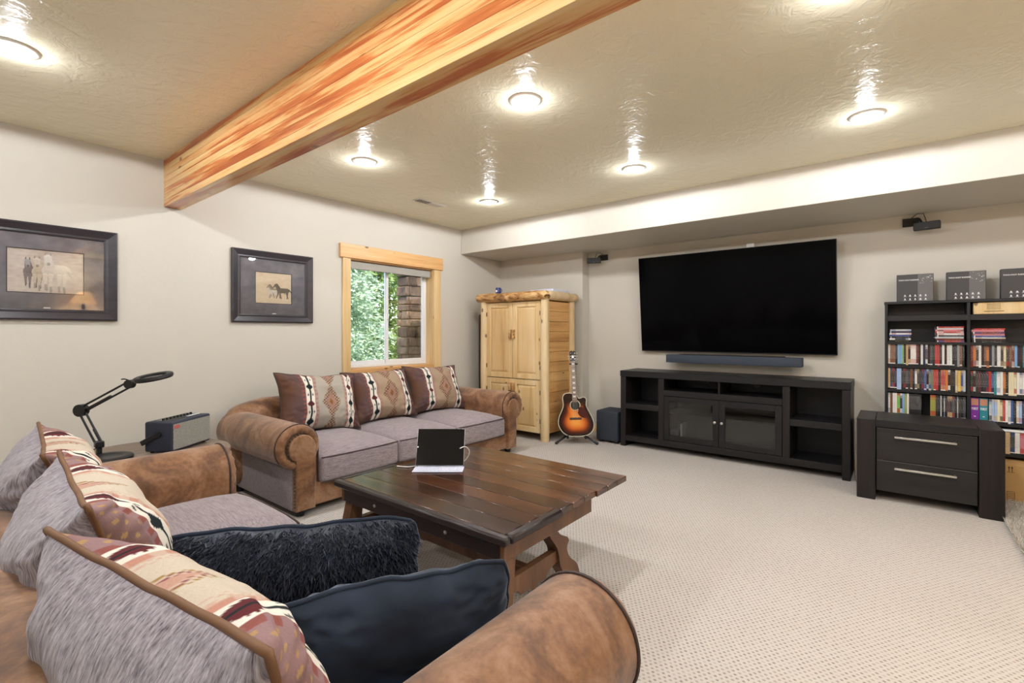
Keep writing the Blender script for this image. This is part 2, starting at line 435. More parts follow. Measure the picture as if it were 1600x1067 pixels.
MB().cyl((fx0+.015, YW+.024, 1.925), (fx1-.015, YW+.024, 1.925), .008, n=8).build('hem_bar', M['shade_fab'], win, w=True)

# ---- outside: ground, stone pillar, conifers
g = NG('grass_ground'); n_ = g.noise(g.co(), 4, 4)
g.set(g.ramp(n_, [(.3, lin(60, 78, 36)), (.7, lin(120, 140, 70))]), .95)
struct(MB().box((-12, YW+.16, -.15), (30, 40, .02)).build('ground_outside', g.m))
pil = thing('stone_pillar', 'brown stacked stone porch pillar outside the window', 'pillar', (4.90, 5.66, .02))
PW, PD, PH = .38, .12, 2.75
g = NG('ledge_stone'); rv = g.rnd(); nn = g.noise(g.co(), 9, 5, .65)
cst = g.ramp(nn, [(.3, lin(70, 54, 44)), (.5, lin(116, 92, 74)), (.72, lin(150, 124, 98))])
g.set(g.mix(g.math('MULTIPLY', rv, .7), cst, lin(92, 70, 56), 'MULTIPLY'), .85); g.bump(nn, .6, .02)
MB().box((-PW+.03, -PD+.03, 0), (PW-.03, PD-.03, PH)).build('mortar_core', plain('mortar', lin(74, 66, 58), .9), pil)
z = 0.0
rs = random.Random(3)
while z < PH-.05:
    hgt = rs.uniform(.07, .19)
    for face in range(3):                       # front (towards the house), left and right faces
        a = -PW if face == 0 else -PD; b = PW if face == 0 else PD
        t = a
        while t < b-.04:
            wd = min(rs.uniform(.12, .28), b-t)
            if b-t-wd < .08: wd = b-t
            o = rs.uniform(0, .03); h2 = min(hgt, PH-z)
            if face == 0: lo, hi = (t+.005, -PD-.02-o, z+.004), (t+wd-.005, -PD+.05, z+h2-.004)
            elif face == 1: lo, hi = (-PW-.02-o, t+.005, z+.004), (-PW+.05, t+wd-.005, z+h2-.004)
            else: lo, hi = (PW-.05, t+.005, z+.004), (PW+.02+o, t+wd-.005, z+h2-.004)
            MB().box(lo, hi, .012).build('stone', g.m, pil); t += wd
    z += hgt
def foliage_mat(name, a, b, c):
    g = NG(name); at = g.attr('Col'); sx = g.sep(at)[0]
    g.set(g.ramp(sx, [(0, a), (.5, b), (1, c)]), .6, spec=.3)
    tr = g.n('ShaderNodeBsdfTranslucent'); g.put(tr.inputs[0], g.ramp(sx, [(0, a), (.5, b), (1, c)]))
    mxs = g.n('ShaderNodeMixShader'); mxs.inputs[0].default_value = .35
    g.nt.links.new(g.b.outputs[0], mxs.inputs[1]); g.nt.links.new(tr.outputs[0], mxs.inputs[2]); g.nt.links.new(mxs.outputs[0], g.out.inputs[0])
    return g.m
F1 = foliage_mat('blue_spruce_needles', lin(112, 138, 104), lin(184, 202, 168), lin(232, 238, 222))
F2 = foliage_mat('green_fir_needles', lin(78, 108, 52), lin(136, 162, 88), lin(200, 212, 146))
BARK = plain('bark', lin(84, 66, 52), .9)
def conifer(name, label, loc, hgt, rad, mat, seed, nb=250, per=60, ls=.055):
    r = random.Random(seed); t = thing(name, label, 'tree', loc)
    MB().tube([(0, 0, 0), (.02, 0, hgt*.5), (0, 0, hgt)], [rad*.09, rad*.06, .02], 8).build('trunk', BARK, t)
    V = []; F = []; C = []
    for b in range(nb):
        zz = hgt*(.02+.96*(b/nb)); rr = rad*(1-.85*(b/nb))*r.uniform(.75, 1.1); an = b*2.39996+r.uniform(-.3, .3)
        tone = r.uniform(.15, .85)
        for k in range(per):
            q = r.uniform(.18, 1); w = .26*rr*(1-q*.7)
            x = rr*q*math.cos(an)+r.gauss(0, w*.5); y = rr*q*math.sin(an)+r.gauss(0, w*.5)
            zc = zz - .28*rr*q*q + r.gauss(0, .05)
            d = Vector((math.cos(an)+r.gauss(0, .7), math.sin(an)+r.gauss(0, .7), r.gauss(-.25, .5))).normalized()
            sd = d.cross(Vector((r.gauss(0, 1), r.gauss(0, 1), r.gauss(0, 1)))).normalized()
            L = ls*r.uniform(.7, 1.5); W = L*.22
            p = Vector((x, y, max(.02, zc))); i = len(V)
            V += [p, p+d*L*.5+sd*W, p+d*L, p+d*L*.5-sd*W]; F.append((i, i+1, i+2, i+3))
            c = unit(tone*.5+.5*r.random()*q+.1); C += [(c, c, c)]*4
    me = bpy.data.meshes.new('needles'); me.from_pydata([tuple(v) for v in V], [], F); vcol(me, 'Col', C)
    o = link('needles', me, mat, t); o['kind'] = 'stuff'
    return t
conifer('spruce_tree', 'pale blue-green spruce filling the left window pane', (5.0, 8.1, .02), 4.8, 1.2, F1, 1, 300, 80, .075)
conifer('fir_tree', 'yellow-green fir behind the spruce, beside the stone pillar', (7.0, 9.4, .02), 5.2, 1.25, F2, 2, 300, 80, .085)
conifer('fir_tree', 'dark green fir at the far left edge of the window view', (4.2, 11.2, .02), 6.0, 1.6, F2, 5, 300, 70, .10)
conifer('spruce_tree', 'tall spruce standing farthest back beyond the window', (7.6, 13.4, .02), 7.0, 2.0, F1, 6, 300, 70, .12)
conifer('fir_tree', 'green fir mostly hidden behind the stone pillar', (10.2, 11.0, .02), 6.0, 1.8, F2, 8, 280, 70, .10)

# ================================================================== BEAM
beam = thing('ceiling_beam', 'glossy laminated fir beam crossing the ceiling', 'beam', (1.27, YW, 2.22))
nl = 8; lh = (ZC-2.22)/nl
for i in range(nl):
    MB().box((1.21, YB, 2.22+i*lh+(.0007 if i else 0)), (1.33, YW, 2.22+(i+1)*lh), .0012).build('lamination', M['beam'], beam, w=True)

# ================================================================== RECESSED LIGHTS
def lamp_at(x, y, label):
    t = thing('recessed_light', label, 'ceiling light', (x, y, ZC), (0, 0, 0), 'recessed ceiling lights')
    ring = [(.062, -.004), (.066, -.012), (.088, -.009), (.096, -.001), (.096, .001), (.062, .001)]
    n = 32; v = []; f = []
    for k in range(n):
        q = 2*math.pi*k/n
        v += [(r*math.cos(q), r*math.sin(q), zz) for r, zz in ring]
    m_ = len(ring)
    for k in range(n):
        for j in range(m_): f.append((k*m_+j, k*m_+(j+1) % m_, ((k+1) % n)*m_+(j+1) % m_, ((k+1) % n)*m_+j))
    MB().add(v, f).build('trim_ring', M['trim_white'], t)
    MB().lathe([(.001, -.024), (.03, -.0225), (.052, -.016), (.064, -.006), (.064, 0)], 28).build('lens', M['lens'], t)
    ld = bpy.data.lights.new('lamp_light', 'SPOT'); ld.spot_size = R(180); ld.spot_blend = .02; ld.shadow_soft_size = .055; ld.energy = LAMP_W; ld.color = LAMP_COL
    lo = bpy.data.objects.new('lamp_light', ld); COL.objects.link(lo); lo.parent = t; lo.location = (0, 0, -.028)
    pd = bpy.data.lights.new('lens_glow', 'POINT'); pd.energy = LAMP_W*.075; pd.shadow_soft_size = .03; pd.color = LAMP_COL
    po = bpy.data.objects.new('lens_glow', pd); COL.objects.link(po); po.parent = t; po.location = (0, 0, -.056)
    return t
lamp_at(2.19, 1.655, 'lit recessed ceiling light nearest the beam, large, above the coffee table')
lamp_at(2.19, 3.215, 'lit recessed ceiling light between beam and window wall')
lamp_at(3.645, 3.215, 'lit recessed ceiling light beside the ceiling vent, near the armoire corner')
lamp_at(3.645, 1.655, 'lit recessed ceiling light in front of the television')
lamp_at(3.645, .14, 'lit recessed ceiling light at far right, above the file cabinet')
lamp_at(.294, 3.215, 'lit recessed ceiling light at top left, left of the beam')
lamp_at(2.19, .14, 'lit recessed ceiling light just above the top edge of the picture')
for (x, y) in ((.294, 1.655), (.294, .14), (2.19, -1.4), (3.645, -1.4), (.294, -1.4), (-1.3, 3.215), (-1.3, 1.0)):
    lamp_at(x, y, 'recessed ceiling light in the part of the room behind the camera')

# ---- ceiling vent
vt = thing('ceiling_vent', 'white slotted air vent in the ceiling near the window wall', 'vent', (3.31, 3.725, ZC))
MB().box((-.185, -.06, -.006), (.185, .06, -.0005), .002).build('vent_plate', M['trim_white'], vt)
MB().box((-.165, -.04, -.0075), (-.01, .04, -.0055)).build('dark_slot', M['black'], vt)
for k in range(5): MB().box((-.152+k*.03, -.04, -.010), (-.149+k*.03, .04, -.006)).build('slat', M['trim_white'], vt)
for k in range(8): MB().box((.01+k*.02, -.04, -.010), (.022+k*.02, .04, -.006)).build('slat', M['trim_white'], vt)
# ================================================================== SOFAS
SW, SD = 2.65, 1.05
def sofa(label, loc, rz, seat_label=None):
    t = thing('sofa', label, 'sofa', loc, (0, 0, rz), 'matching suede and chenille sofas')
    L = M['leather']
    # base and back
    MB().rbox((.20, .02, .05), (SW-.20, SD-.10, .215), .02, 3, 8).build('base_rail', L, t)
    def bk(p, h):
        u = p.x/h.x; zz = (p.z+h.z)/(2*h.z)
        p = p.copy(); p.z -= .07*max(0, abs(u)-.82)/.18*zz; p.y += .05*zz; return p
    MB().rbox((.06, .80, .06), (SW-.06, SD-.02, .715), .115, 6, 14, bk).build('backrest', L, t)
    for side in (0, 1):
        X = (lambda x: x) if side == 0 else (lambda x: SW-x)
        pr = [(.315, .19), (.315, .44)]
        cx, cz, rr = .165, .48, .15
        for k in range(0, 25):
            a = R(-8 + 232*k/24); pr.append((cx+rr*math.cos(a), cz+rr*math.sin(a)))
        pr += [(.15, .40), (.15, .19)]
        pr = [(X(x), z) for x, z in pr]
        arm = MB().prism(pr, 'y', .035, SD-.06).build('arm_roll', L, t, ang=50)
        # soft pleated facing round the roll
        n = 60; v = []; f = []
        prof = [(.150, .045), (.149, .022), (.143, .006), (.130, -.004), (.112, -.004), (.096, .008), (.085, .03)]
        for k in range(n):
            q = 2*math.pi*k/n; pl = .004*math.cos(q*15)
            for j, (r_, y_) in enumerate(prof):
                w_ = pl*(1 if j >= 3 else .2*j)
                v.append((X(cx+r_*math.cos(q)), y_+w_, cz+r_*math.sin(q)))
        m_ = len(prof)
        for k in range(n):
            for j in range(m_-1): f.append((k*m_+j, k*m_+j+1, ((k+1) % n)*m_+j+1, ((k+1) % n)*m_+j))
        MB().add(v, f).build('pleated_facing', L, arm, ang=80)
        # keyhole front panel
        kc, kr = .183, .093
        kp = [(.139, .05), (.275, .05), (.275, .47)]
        for k in range(1, 22):
            a = R(228*k/21); kp.append((kc+kr*math.cos(a), .47+kr*math.sin(a)))
        kp += [(.139, .39)]
        bm = bmesh.new()
        vv = [bm.verts.new((X(x), -.018, z)) for x, z in kp]; fc = bm.faces.new(vv)
        ex = bmesh.ops.extrude_face_region(bm, geom=[fc]); 
        for e in ex['geom']:
            if isinstance(e, bmesh.types.BMVert): e.co.y = .04
        fr = [e for e in bm.edges if all(abs(q.co.y+.018) < 1e-6 for q in e.verts)]
        bmesh.ops.bevel(bm, geom=fr, offset=.012, segments=3, profile=.5, affect='EDGES')
        bm.verts.index_update()
        pm = MB().add([q.co.copy() for q in bm.verts], [[q.index for q in ff.verts] for ff in bm.faces]); bm.free()
        fp = pm.build('front_panel', L, arm)
        # nailheads down the outer edge and round the roll
        nm = MB()
        pts = [(.134, .06+i*.0225) for i in range(15)] + [(kc+.1*math.cos(R(a)), .47+.1*math.sin(R(a))) for a in range(222, 60, -13)]
        for (x, z) in pts:
            nm.lathe([(.0062, 0), (.0055, .003), (.003, .0048), (.0004, .0052)], 8, Matrix.Translation((X(x), .0, z)) @ Matrix.Rotation(R(90), 4, 'X'))
        nm.build('nailhead_trim', M['nail'], arm)['kind'] = 'stuff'
        # welt round the roll end
        MB().tube([(X(cx+.151*math.cos(R(a))), .030, cz+.151*math.sin(R(a))) for a in range(-8, 226, 9)] , .0055, 6).build('welt', M['welt_dark'], arm)
        MB().tube([(X(.315), .030, .20), (X(.315), .030, .46)], .0055, 6).build('welt', M['welt_dark'], arm)
        xs = sorted((X(.135), X(.30)))
        MB().box((xs[0], .04, .045), (xs[1], SD-.05, .43), .012, 2).build('side_panel', M['chen'], t)
    # seat cushions
    cw = (SW-.63)/3
    for i in range(3):
        x0 = .315+i*cw
        def cd(p, h):
            u, v_ = p.x/h.x, p.y/h.y; p = p.copy()
            if p.z > 0: p.z += .06*(1-u**4)*(1-min(1, abs(v_))**4)
            p.z += .004*noise.noise(Vector((u*3+i*5, v_*3, 2)))
            if v_ < -.6: p.y -= .02*(1-u*u)*(1-abs(p.z)/h.z*.5)
            return p
        c = MB().rbox((x0+.003, -.015, .20), (x0+cw-.003, .80, .385), .035, 4, 14, cd).build('seat_cushion', M['chen_seat'], t, ang=60)
        for zz in (.379, .207):
            loop = []
            hx, y0, y1 = cw/2-.003, -.011, .80
            for k in range(0, 21):
                u = -1+2*k/20; loop.append((x0+cw/2+u*(hx-.006), y0-.02*(1-u*u)*.6+.006*abs(u)**8, zz))
            MB().tube(loop, .0048, 6).build('welt', M['welt_dark'], c)
    for (fx, fy_) in ((.20, .06), (SW-.20, .06), (.16, SD-.12), (SW-.16, SD-.12)):
        MB().lathe([(.028, 0), (.035, .02), (.04, .055)], 14, Matrix.Translation((fx, fy_, 0))).build('foot', M['black'], t)
    return t
M['nail'] = plain('antique_brass_nail', lin(92, 78, 62), .35, .8)
sofa('brown suede sofa with grey chenille seat under the window', (1.46, 3.13, 0), 0)
sofa('brown suede sofa in the left foreground, seen from behind its pillows', (1.10, .46, 0), R(90))

# ================================================================== PILLOWS
def west(c0, warm, seed):
    rn = random.Random(seed)
    FIELD = lin(176, 168, 154) if warm == 0 else (lin(168, 146, 122) if warm == 1 else lin(205, 192, 172))
    PINK = lin(166, 124, 114); WHITE = lin(232, 226, 212); DARK = lin(30, 38, 40); MAR = lin(96, 40, 44)
    EDGE = lin(100, 78, 77); BROWN = lin(106, 74, 54); OCH = lin(150, 108, 54); TAN = lin(158, 128, 104)
    if warm == 2: EDGE = lin(150, 120, 120); PINK = lin(190, 140, 120)
    def fn(u, v):
        a = u-c0
        for sd in (-1, 1):
            s = a - sd*.52
            if abs(s) < .105:
                if abs(s) > .095: return DARK if False else WHITE
                for q, (vc, cc) in enumerate(((-.78, DARK), (-.2, MAR if sd < 0 else DARK), (.38, DARK if sd < 0 else MAR), (.93, MAR))):
                    b = v-vc
                    st = max(0, .092-abs(b)*.62)                      # stepped eight-point star
                    stp = math.floor(st/.017)*.017
                    if abs(b) < .15 and abs(s) < stp+.006*(math.floor(abs(b)/.03) % 2): return DARK if abs(s) < .012 else cc
                if abs(s) < .014: return DARK
                for vc in (-.49, .09, .66):
                    b = v-vc
                    if abs(b) < .05 and .035 < abs(s) < .075 and (abs(b) < .012 or abs(abs(s)-.055) < .008): return lin(90, 92, 88)
                return WHITE
            if .105 <= abs(s) < .185:
                zig = .145 + .03*(1 if (math.floor(v*14) % 2) else -1)
                inner = (s*sd < 0)
                if abs(s) < zig: return PINK if inner else lin(142, 84, 76)
                return mixc(FIELD, PINK, .45) if inner else EDGE
        if abs(a) > .52:                                              # outer field: mauve fading into brown
            k = unit((abs(a)-.72)*3.2 + .35*math.sin(v*5+seed)); return mixc(EDGE, BROWN, k*.8) if not (warm == 2 and math.sin(u*47+3*v)*math.sin(v*41+2*u) > .62) else mixc(lin(186, 150, 84), EDGE, .3)
        # central stacked diamonds
        b = v+.12
        d = abs(a)/.24 + abs(b)/.62
        dv = max(0, abs(b)-.50)
        d2 = abs(a)/.24 + abs(abs(b)-1.12)/.62
        dd = min(d, d2)
        ck = (math.floor((a+3)*24)+math.floor((v+3)*20)) % 2
        if warm == 2:
            sp = math.sin(a*130)*math.sin(v*110)
            if dd < .25: return mixc(FIELD, PINK, .8)
            if dd < .40: return lin(140, 84, 84) if sp > .1 else mixc(FIELD, PINK, .35)
            if dd < .52: return lin(158, 128, 70) if sp > .0 else FIELD
            if .80 < abs(a)/.34 < 1 and sp > .2: return mixc(FIELD, PINK, .5)
            return FIELD
        if dd < .22: return OCH if ck else lin(120, 84, 48)
        if dd < .30: return PINK
        if dd < .55: return mixc(TAN, PINK, .6) if (dd < .44 or ck) else TAN
        if dd < .84: return (lin(112, 82, 58) if ck else mixc(FIELD, PINK, .5))
        if dd < 1.0: return lin(128, 96, 62) if ck else FIELD
        return FIELD
    return fn
def pillow(name, label, loc, rot, W, H, T, front, back, fcol=None, weltmat=None, nx=90, ny=66, group=None, seed=0, droop=.0, ear=.09, cat='pillow', TB=None, rnd=0.):
    t = thing(name, label, cat, loc, rot, group)
    def pos(u, v, s):
        x = W/2*u*(1-ear*(1-v*v)*u*u); z = H/2*v*(1-ear*.8*(1-u*u)*v*v)
        x, z = x*math.sqrt(1-rnd*v**6), z*math.sqrt(1-rnd*u**6)
        th = max(0., (1-abs(u)**3.2)*(1-abs(v)**3.2))**.62
        nzz = noise.noise(Vector((u*2.2+seed*3.1, v*2.2, s*4)))
        cr = (abs(u)*abs(v))**2
        wr = noise.noise(Vector((u*7+seed, v*7, s*9+3)))*.016*min(1, cr*4+.12)
        TT = T if (s < 0 or TB is None) else TB
        y = s*(TT*th*(1+.16*nzz)+wr*th**.3)
        wob = .010*noise.noise(Vector((u*3+seed, v*3, 11)))
        bend = -droop*(u*u)
        return Vector((x+wob, y+.012*noise.noise(Vector((u*1.5, v*1.5, seed))), H/2+z+bend+wob))
    for s, nm, mt in ((-1, 'front_panel', front), (1, 'back_panel', back)):
        V = []; F = []; C = []
        for j in range(ny+1):
            for i in range(nx+1):
                u = -1+2*i/nx; v = -1+2*j/ny
                V.append(pos(math.sin(u*math.pi/2)*.35+u*.65, math.sin(v*math.pi/2)*.35+v*.65, s))
                if s < 0 and fcol: C.append(fcol(math.sin(u*math.pi/2)*.35+u*.65, math.sin(v*math.pi/2)*.35+v*.65))
        for j in range(ny):
            for i in range(nx):
                k = j*(nx+1)+i; q = (k, k+1, k+nx+2, k+nx+1)
                F.append(q if s < 0 else q[::-1])
        o = MB().add(V, F).build(nm, mt, t, ang=180, recalc=False)
        if C: vcol(o.data, 'Col', C)
    lp = []
    for k in range(120):
        q = 4*k/120; e = int(q); w = (q-e)*2-1
        u, v = ((w, -1), (1, w), (-w, 1), (-1, -w))[e]
        lp.append(pos(u, v, 0))
    if weltmat: MB().tube(lp, .0065, 6, True).build('piping', weltmat, t, ang=80)
    return t, pos
SG = 'southwestern patterned sofa pillows'
yb = 3.13+.60
for i, (x, lab, c0, wm, yaw, tl, rl) in enumerate((
        (1.46+.67, 'southwestern pillow with pale grey diamond field at sofa end nearest the lamp table', .16, 0, -6, 22, 4),
        (1.46+1.325, 'tan southwestern pillow in the middle of the window sofa', .12, 1, -4, 25, -1),
        (1.46+1.99, 'tan southwestern pillow at the window sofa end nearest the armoire', .12, 1, -4, 23, 2))):
    pillow('patterned_pillow', lab, (x, yb, .435), (R(-tl), R(rl), R(yaw)), .70, .50, .13, M['woven'], M['chen_back'], west(c0, wm, i), M['welt_dark'], 170, 120, SG, i, ear=.12)
for i, (y, x, lab, tl, yaw, pw) in enumerate((
        (2.34, .449, 'patterned pillow with grey chenille back, farthest one on the foreground sofa', 20, 84.3, .71),
        (1.65, .420, 'patterned pillow with grey chenille back, middle one on the foreground sofa', 20, 85, .69),
        (.94, .394, 'large patterned pillow with grey chenille back, nearest to the camera', 22, 98.8, .69))):
    pillow('patterned_pillow', lab, (x, y, .425), (R(-tl), 0, R(yaw)), pw, .49, .115, M['woven'], M['chen_back'], west(-.10, 2, i+5), M['welt'], 210, 150, SG, i+5, TB=(.19, .19, .14)[i], ear=.16)

# dark pillows on the foreground sofa seat
vp, _ = pillow('velvet_pillow', 'midnight blue velvet pillow with corded edge against the near sofa arm', (.715, .911, .41), (R(10), 0, R(-29)), .53, .295, .08, M['velvet'], M['velvet'], None, M['velvet'], 70, 50, None, 21, 0, .03, rnd=.16)
fpw, fpos = pillow('fur_pillow', 'shaggy midnight blue fur pillow on the foreground sofa seat', (.68, 1.33, .415), (R(7), 0, R(-39)), .69, .305, .08, M['fur'], M['velvet'], None, M['velvet'], 70, 50, None, 22, 0, .03, rnd=.16)
rf = random.Random(5); V = []; F = []
for k in range(17000):
    u = rf.uniform(-.99, .99); v = rf.uniform(-.99, .99)
    p = fpos(u, v, -1); nrm = Vector((u*.5+rf.gauss(0, .45), -1, v*.55-.25+rf.gauss(0, .45))).normalized()
    L = rf.uniform(.016, .034); sd = nrm.cross(Vector((rf.gauss(0, 1), rf.gauss(0, 1), rf.gauss(0, 1)))).normalized()*.0024
    tip = p+nrm*L+Vector((rf.gauss(0, .004), 0, -L*.35)); i = len(V)
    V += [p-sd, p+sd, tip]; F.append((i, i+1, i+2))
me = bpy.data.meshes.new('fur_strands'); me.from_pydata([tuple(v) for v in V], [], F)
fo = link('fur_strands', me, M['fur'], fpw); fo['kind'] = 'stuff'

# ================================================================== COFFEE TABLE
ct = thing('coffee_table', 'dark plank coffee table with carved trestle legs', 'coffee table', (1.9, 1.72, 0))
TZ = .47; T_ = M['table']
def cpart(name, lo, hi, mat, bev=.003, par=None): return MB().box(lo, hi, bev).build(name, mat, par or ct, w=True)
# near panel: rim on three sides, three planks
y0, y1 = 1.15, 2.33
for i in range(3):
    a = 1.435+i*.1155
    cpart('plank', (a+.0008, y0+.035, TZ-.03), (a+.1147, y1-.035, TZ-.001), T_, .0025)
cpart('edge_moulding', (1.395, y0, TZ-.034), (1.434, y1, TZ+.001), M['table_dark'], .008)
for ya, yb_ in ((y0-.004, y0+.035), (y1-.035, y1+.004)):
    cpart('edge_moulding', (1.434, ya, TZ-.034), (1.795, yb_, TZ+.001), M['table_dark'], .008)
# far panel: plain planks
for i in range(6):
    a = 1.783+i*.1095
    cpart('plank', (a+.0008, 1.158 if i < 3 else 1.15, TZ-.03), (a+.1087, 2.285, TZ-.001), T_, .0025)
# apron
AX0, AX1, AY0, AY1 = 1.42, 2.10, 1.175, 2.29
cpart('apron_rail', (AX0, AY0+.022, .365), (AX0+.022, AY1-.022, TZ-.031), M['table_dark'], .003)
cpart('apron_rail', (AX1-.022, AY0+.022, .365), (AX1, AY1-.022, TZ-.031), M['table_dark'], .003)
cpart('apron_rail', (AX0, AY0, .365), (AX1, AY0+.022, TZ-.031), M['table_leg'], .003)
cpart('apron_rail', (AX0, AY1-.022, .365), (AX1, AY1, TZ-.031), M['table_leg'], .003)
for y in (1.50, 2.00): MB().lathe([(.009, 0), (.008, .004), (.003, .007)], 12, Matrix.Translation((AX0, y, .400)) @ Matrix.Rotation(R(-90), 4, 'Y')).build('bolt', M['nickel'], ct, w=True)
for y in (1.29, 1.74):
    cpart('hinge', (AX0-.004, y-.022, .418), (AX0, y+.022, .436), M['black_metal'], .001)
# trestle ends: a straight leg, a scrolled leg and a shaped cross rail, flush with the apron ends
scroll = [(1.742, .366), (1.80, .366), (1.845, .325), (1.885, .312), (1.905, .288), (1.886, .258), (1.915, .205), (1.972, .159), (2.00, .10), (2.02, 0), (1.925, 0), (1.912, .06), (1.879, .133), (1.835, .19), (1.823, .235), (1.806, .285)]
scroll = [(p.x, p.y) for p in catmull([(a, b, 0) for a, b in scroll], 3)]
for yc in (1.215, 2.25):
    MB().prism(scroll, 'y', yc-.03, yc+.03).build('leg', M['table_leg'], ct, w=True)
    MB().prism([(1.44, .366), (1.505, .366), (1.49, .20), (1.465, 0), (1.365, 0), (1.40, .19)], 'y', yc-.03, yc+.03).build('leg', M['table_leg'], ct, w=True)
    st = [(1.47, .265), (1.83, .265), (1.83, .215), (1.76, .20), (1.735, .175), (1.68, .175), (1.65, .155), (1.62, .175), (1.56, .178), (1.54, .20), (1.47, .215)]
    MB().prism(st, 'y', yc-.016, yc+.016).build('cross_rail', M['table_leg'], ct, w=True)
cpart('stretcher', (1.63, 1.232, .195), (1.67, 2.233, .25), M['table_leg'])

# ---- tablet on its keyboard folio
tb = thing('tablet', 'black-screened tablet propped on a pale keyboard cover on the coffee table', 'tablet', (1.905, 2.06, TZ), (0, 0, R(38.66-90)))
scr = MB().box((-.14, -.003, 0), (.14, .003, .215), .003, 2).xf(Matrix.Translation((0, .0, .012)) @ Matrix.Rotation(R(-24), 4, 'X'))
sb = scr.build('tablet_body', M['silver'], tb)
MB().box((-.1375, -.0038, .002), (.1375, -.0028, .213)).xf(Matrix.Translation((0, 0, .012)) @ Matrix.Rotation(R(-24), 4, 'X')).build('screen', M['tablet'], sb)
MB().lathe([(.0045, 0), (.004, .0006)], 12, Matrix.Translation((0, 0, .012)) @ Matrix.Rotation(R(-24), 4, 'X') @ Matrix.Translation((-.133, -.0038, .107)) @ Matrix.Rotation(R(90), 4, 'X')).build('camera_dot', M['white'], sb)
MB().box((-.142, -.095, .0), (.142, .012, .006), .002).build('keyboard_cover', M['lilac'], tb)
for r_ in range(4):
    m = MB()
    for k in range(12): m.box((-.128+k*.0215, -.088+r_*.022, .006), (-.110+k*.0215, -.070+r_*.022, .0085), .001)
    m.build('key_row', M['lilac'], tb)
MB().box((-.13, .012, .0), (.13, .105, .004), .001).build('cover_flap', M['lilac'], tb)
MB().box((-.13, .0, 0), (.13, .004, .115), .001).xf(Matrix.Translation((0, .105, .004)) @ Matrix.Rotation(R(16), 4, 'X')).build('prop_flap', M['lilac'], tb)
cb = MB().tube(catmull([(1.985, 1.975, .58), (2.02, 1.965, .585), (2.055, 1.965, .55), (2.05, 1.99, .50), (2.02, 2.03, .476), (1.97, 2.10, .4745), (1.90, 2.17, .4745), (1.80, 2.20, .4745), (1.765, 2.27, .4745)], 5, False), .0026, 6).build('charging_cable', M['white'])
tag(recenter(cb), 'white charging cable looping out behind the tablet', 'cable')
# ================================================================== LOG ARMOIRE
ar = thing('armoire', 'pine log armoire with panelled doors in the corner', 'armoire', (4.83, 3.62, 0))
ax0, ax1, ay0, ay1, atop = 4.53, 5.14, 3.10, 4.14, 1.64
def log(name, p0, p1, r, seed, mat, par, w=True, n=14, segs=12, knob=.006):
    rl = random.Random(seed); p0 = Vector(p0); p1 = Vector(p1); pts = []; rs_ = []
    for i in range(segs+1):
        t = i/segs; q = p0.lerp(p1, t)
        q += Vector((noise.noise(Vector((seed, t*3, 0))), noise.noise(Vector((seed, t*3, 5))), noise.noise(Vector((seed, t*3, 9)))))*knob*1.3
        pts.append(q); rs_.append(r*(1+.10*noise.noise(Vector((seed*2., t*5, 3))))*(1 if 0 < i < segs else .93))
    pts = [p0.lerp(p1, -.0)]+pts; rs_ = [r*.75]+rs_; pts.append(p1); rs_.append(r*.75)
    return MB().tube(pts, rs_, n).build(name, mat, par, w=w, ang=50)
log('log_post', (ax0+.02, ay0+.055, .0), (ax0+.02, ay0+.055, atop), .052, 1, M['log'], ar)
log('log_post', (ax0+.02, ay1-.055, .0), (ax0+.02, ay1-.055, atop), .052, 2, M['log'], ar)
log('log_post', (ax1-.04, ay0+.050, .0), (ax1-.04, ay0+.050, atop), .050, 3, M['log'], ar)
log('log_post', (ax1-.04, ay1-.050, .0), (ax1-.04, ay1-.050, atop), .050, 4, M['log'], ar)
# side planks (right side), carcass back, floor and top
npl = 13; ph = (atop-.10)/npl
for i in range(npl):
    for (ya, yb_) in ((ay0+.04, ay0+.06), (ay1-.06, ay1-.04)):
        MB().box((ax0+.05, ya, .08+i*ph+.0015), (ax1-.06, yb_, .08+(i+1)*ph-.0015), .003).build('side_plank', M['pine_x'], ar, w=True)
MB().box((ax1-.05, ay0+.06, .08), (ax1-.03, ay1-.06, atop-.02)).build('back_panel', M['pine'], ar, w=True)
MB().box((ax0+.03, ay0+.06, .08), (ax1-.05, ay1-.06, .11)).build('bottom_board', M['pine'], ar, w=True)
MB().box((ax0-.01, ay0+.02, atop-.01), (ax1, ay1-.02, atop+.045), .004).build('top_board', M['pine_x'], ar, w=True)
log('crown_log', (ax0-.015, ay0+.01, atop+.045), (ax0-.015, ay1+.02, atop+.045), .055, 7, M['log_dark'], ar, segs=16, knob=.008)
log('crown_log', (ax0+.02, ay0+.02, atop+.045), (ax1+.02, ay0+.02, atop+.045), .052, 8, M['log'], ar, segs=10, knob=.008)
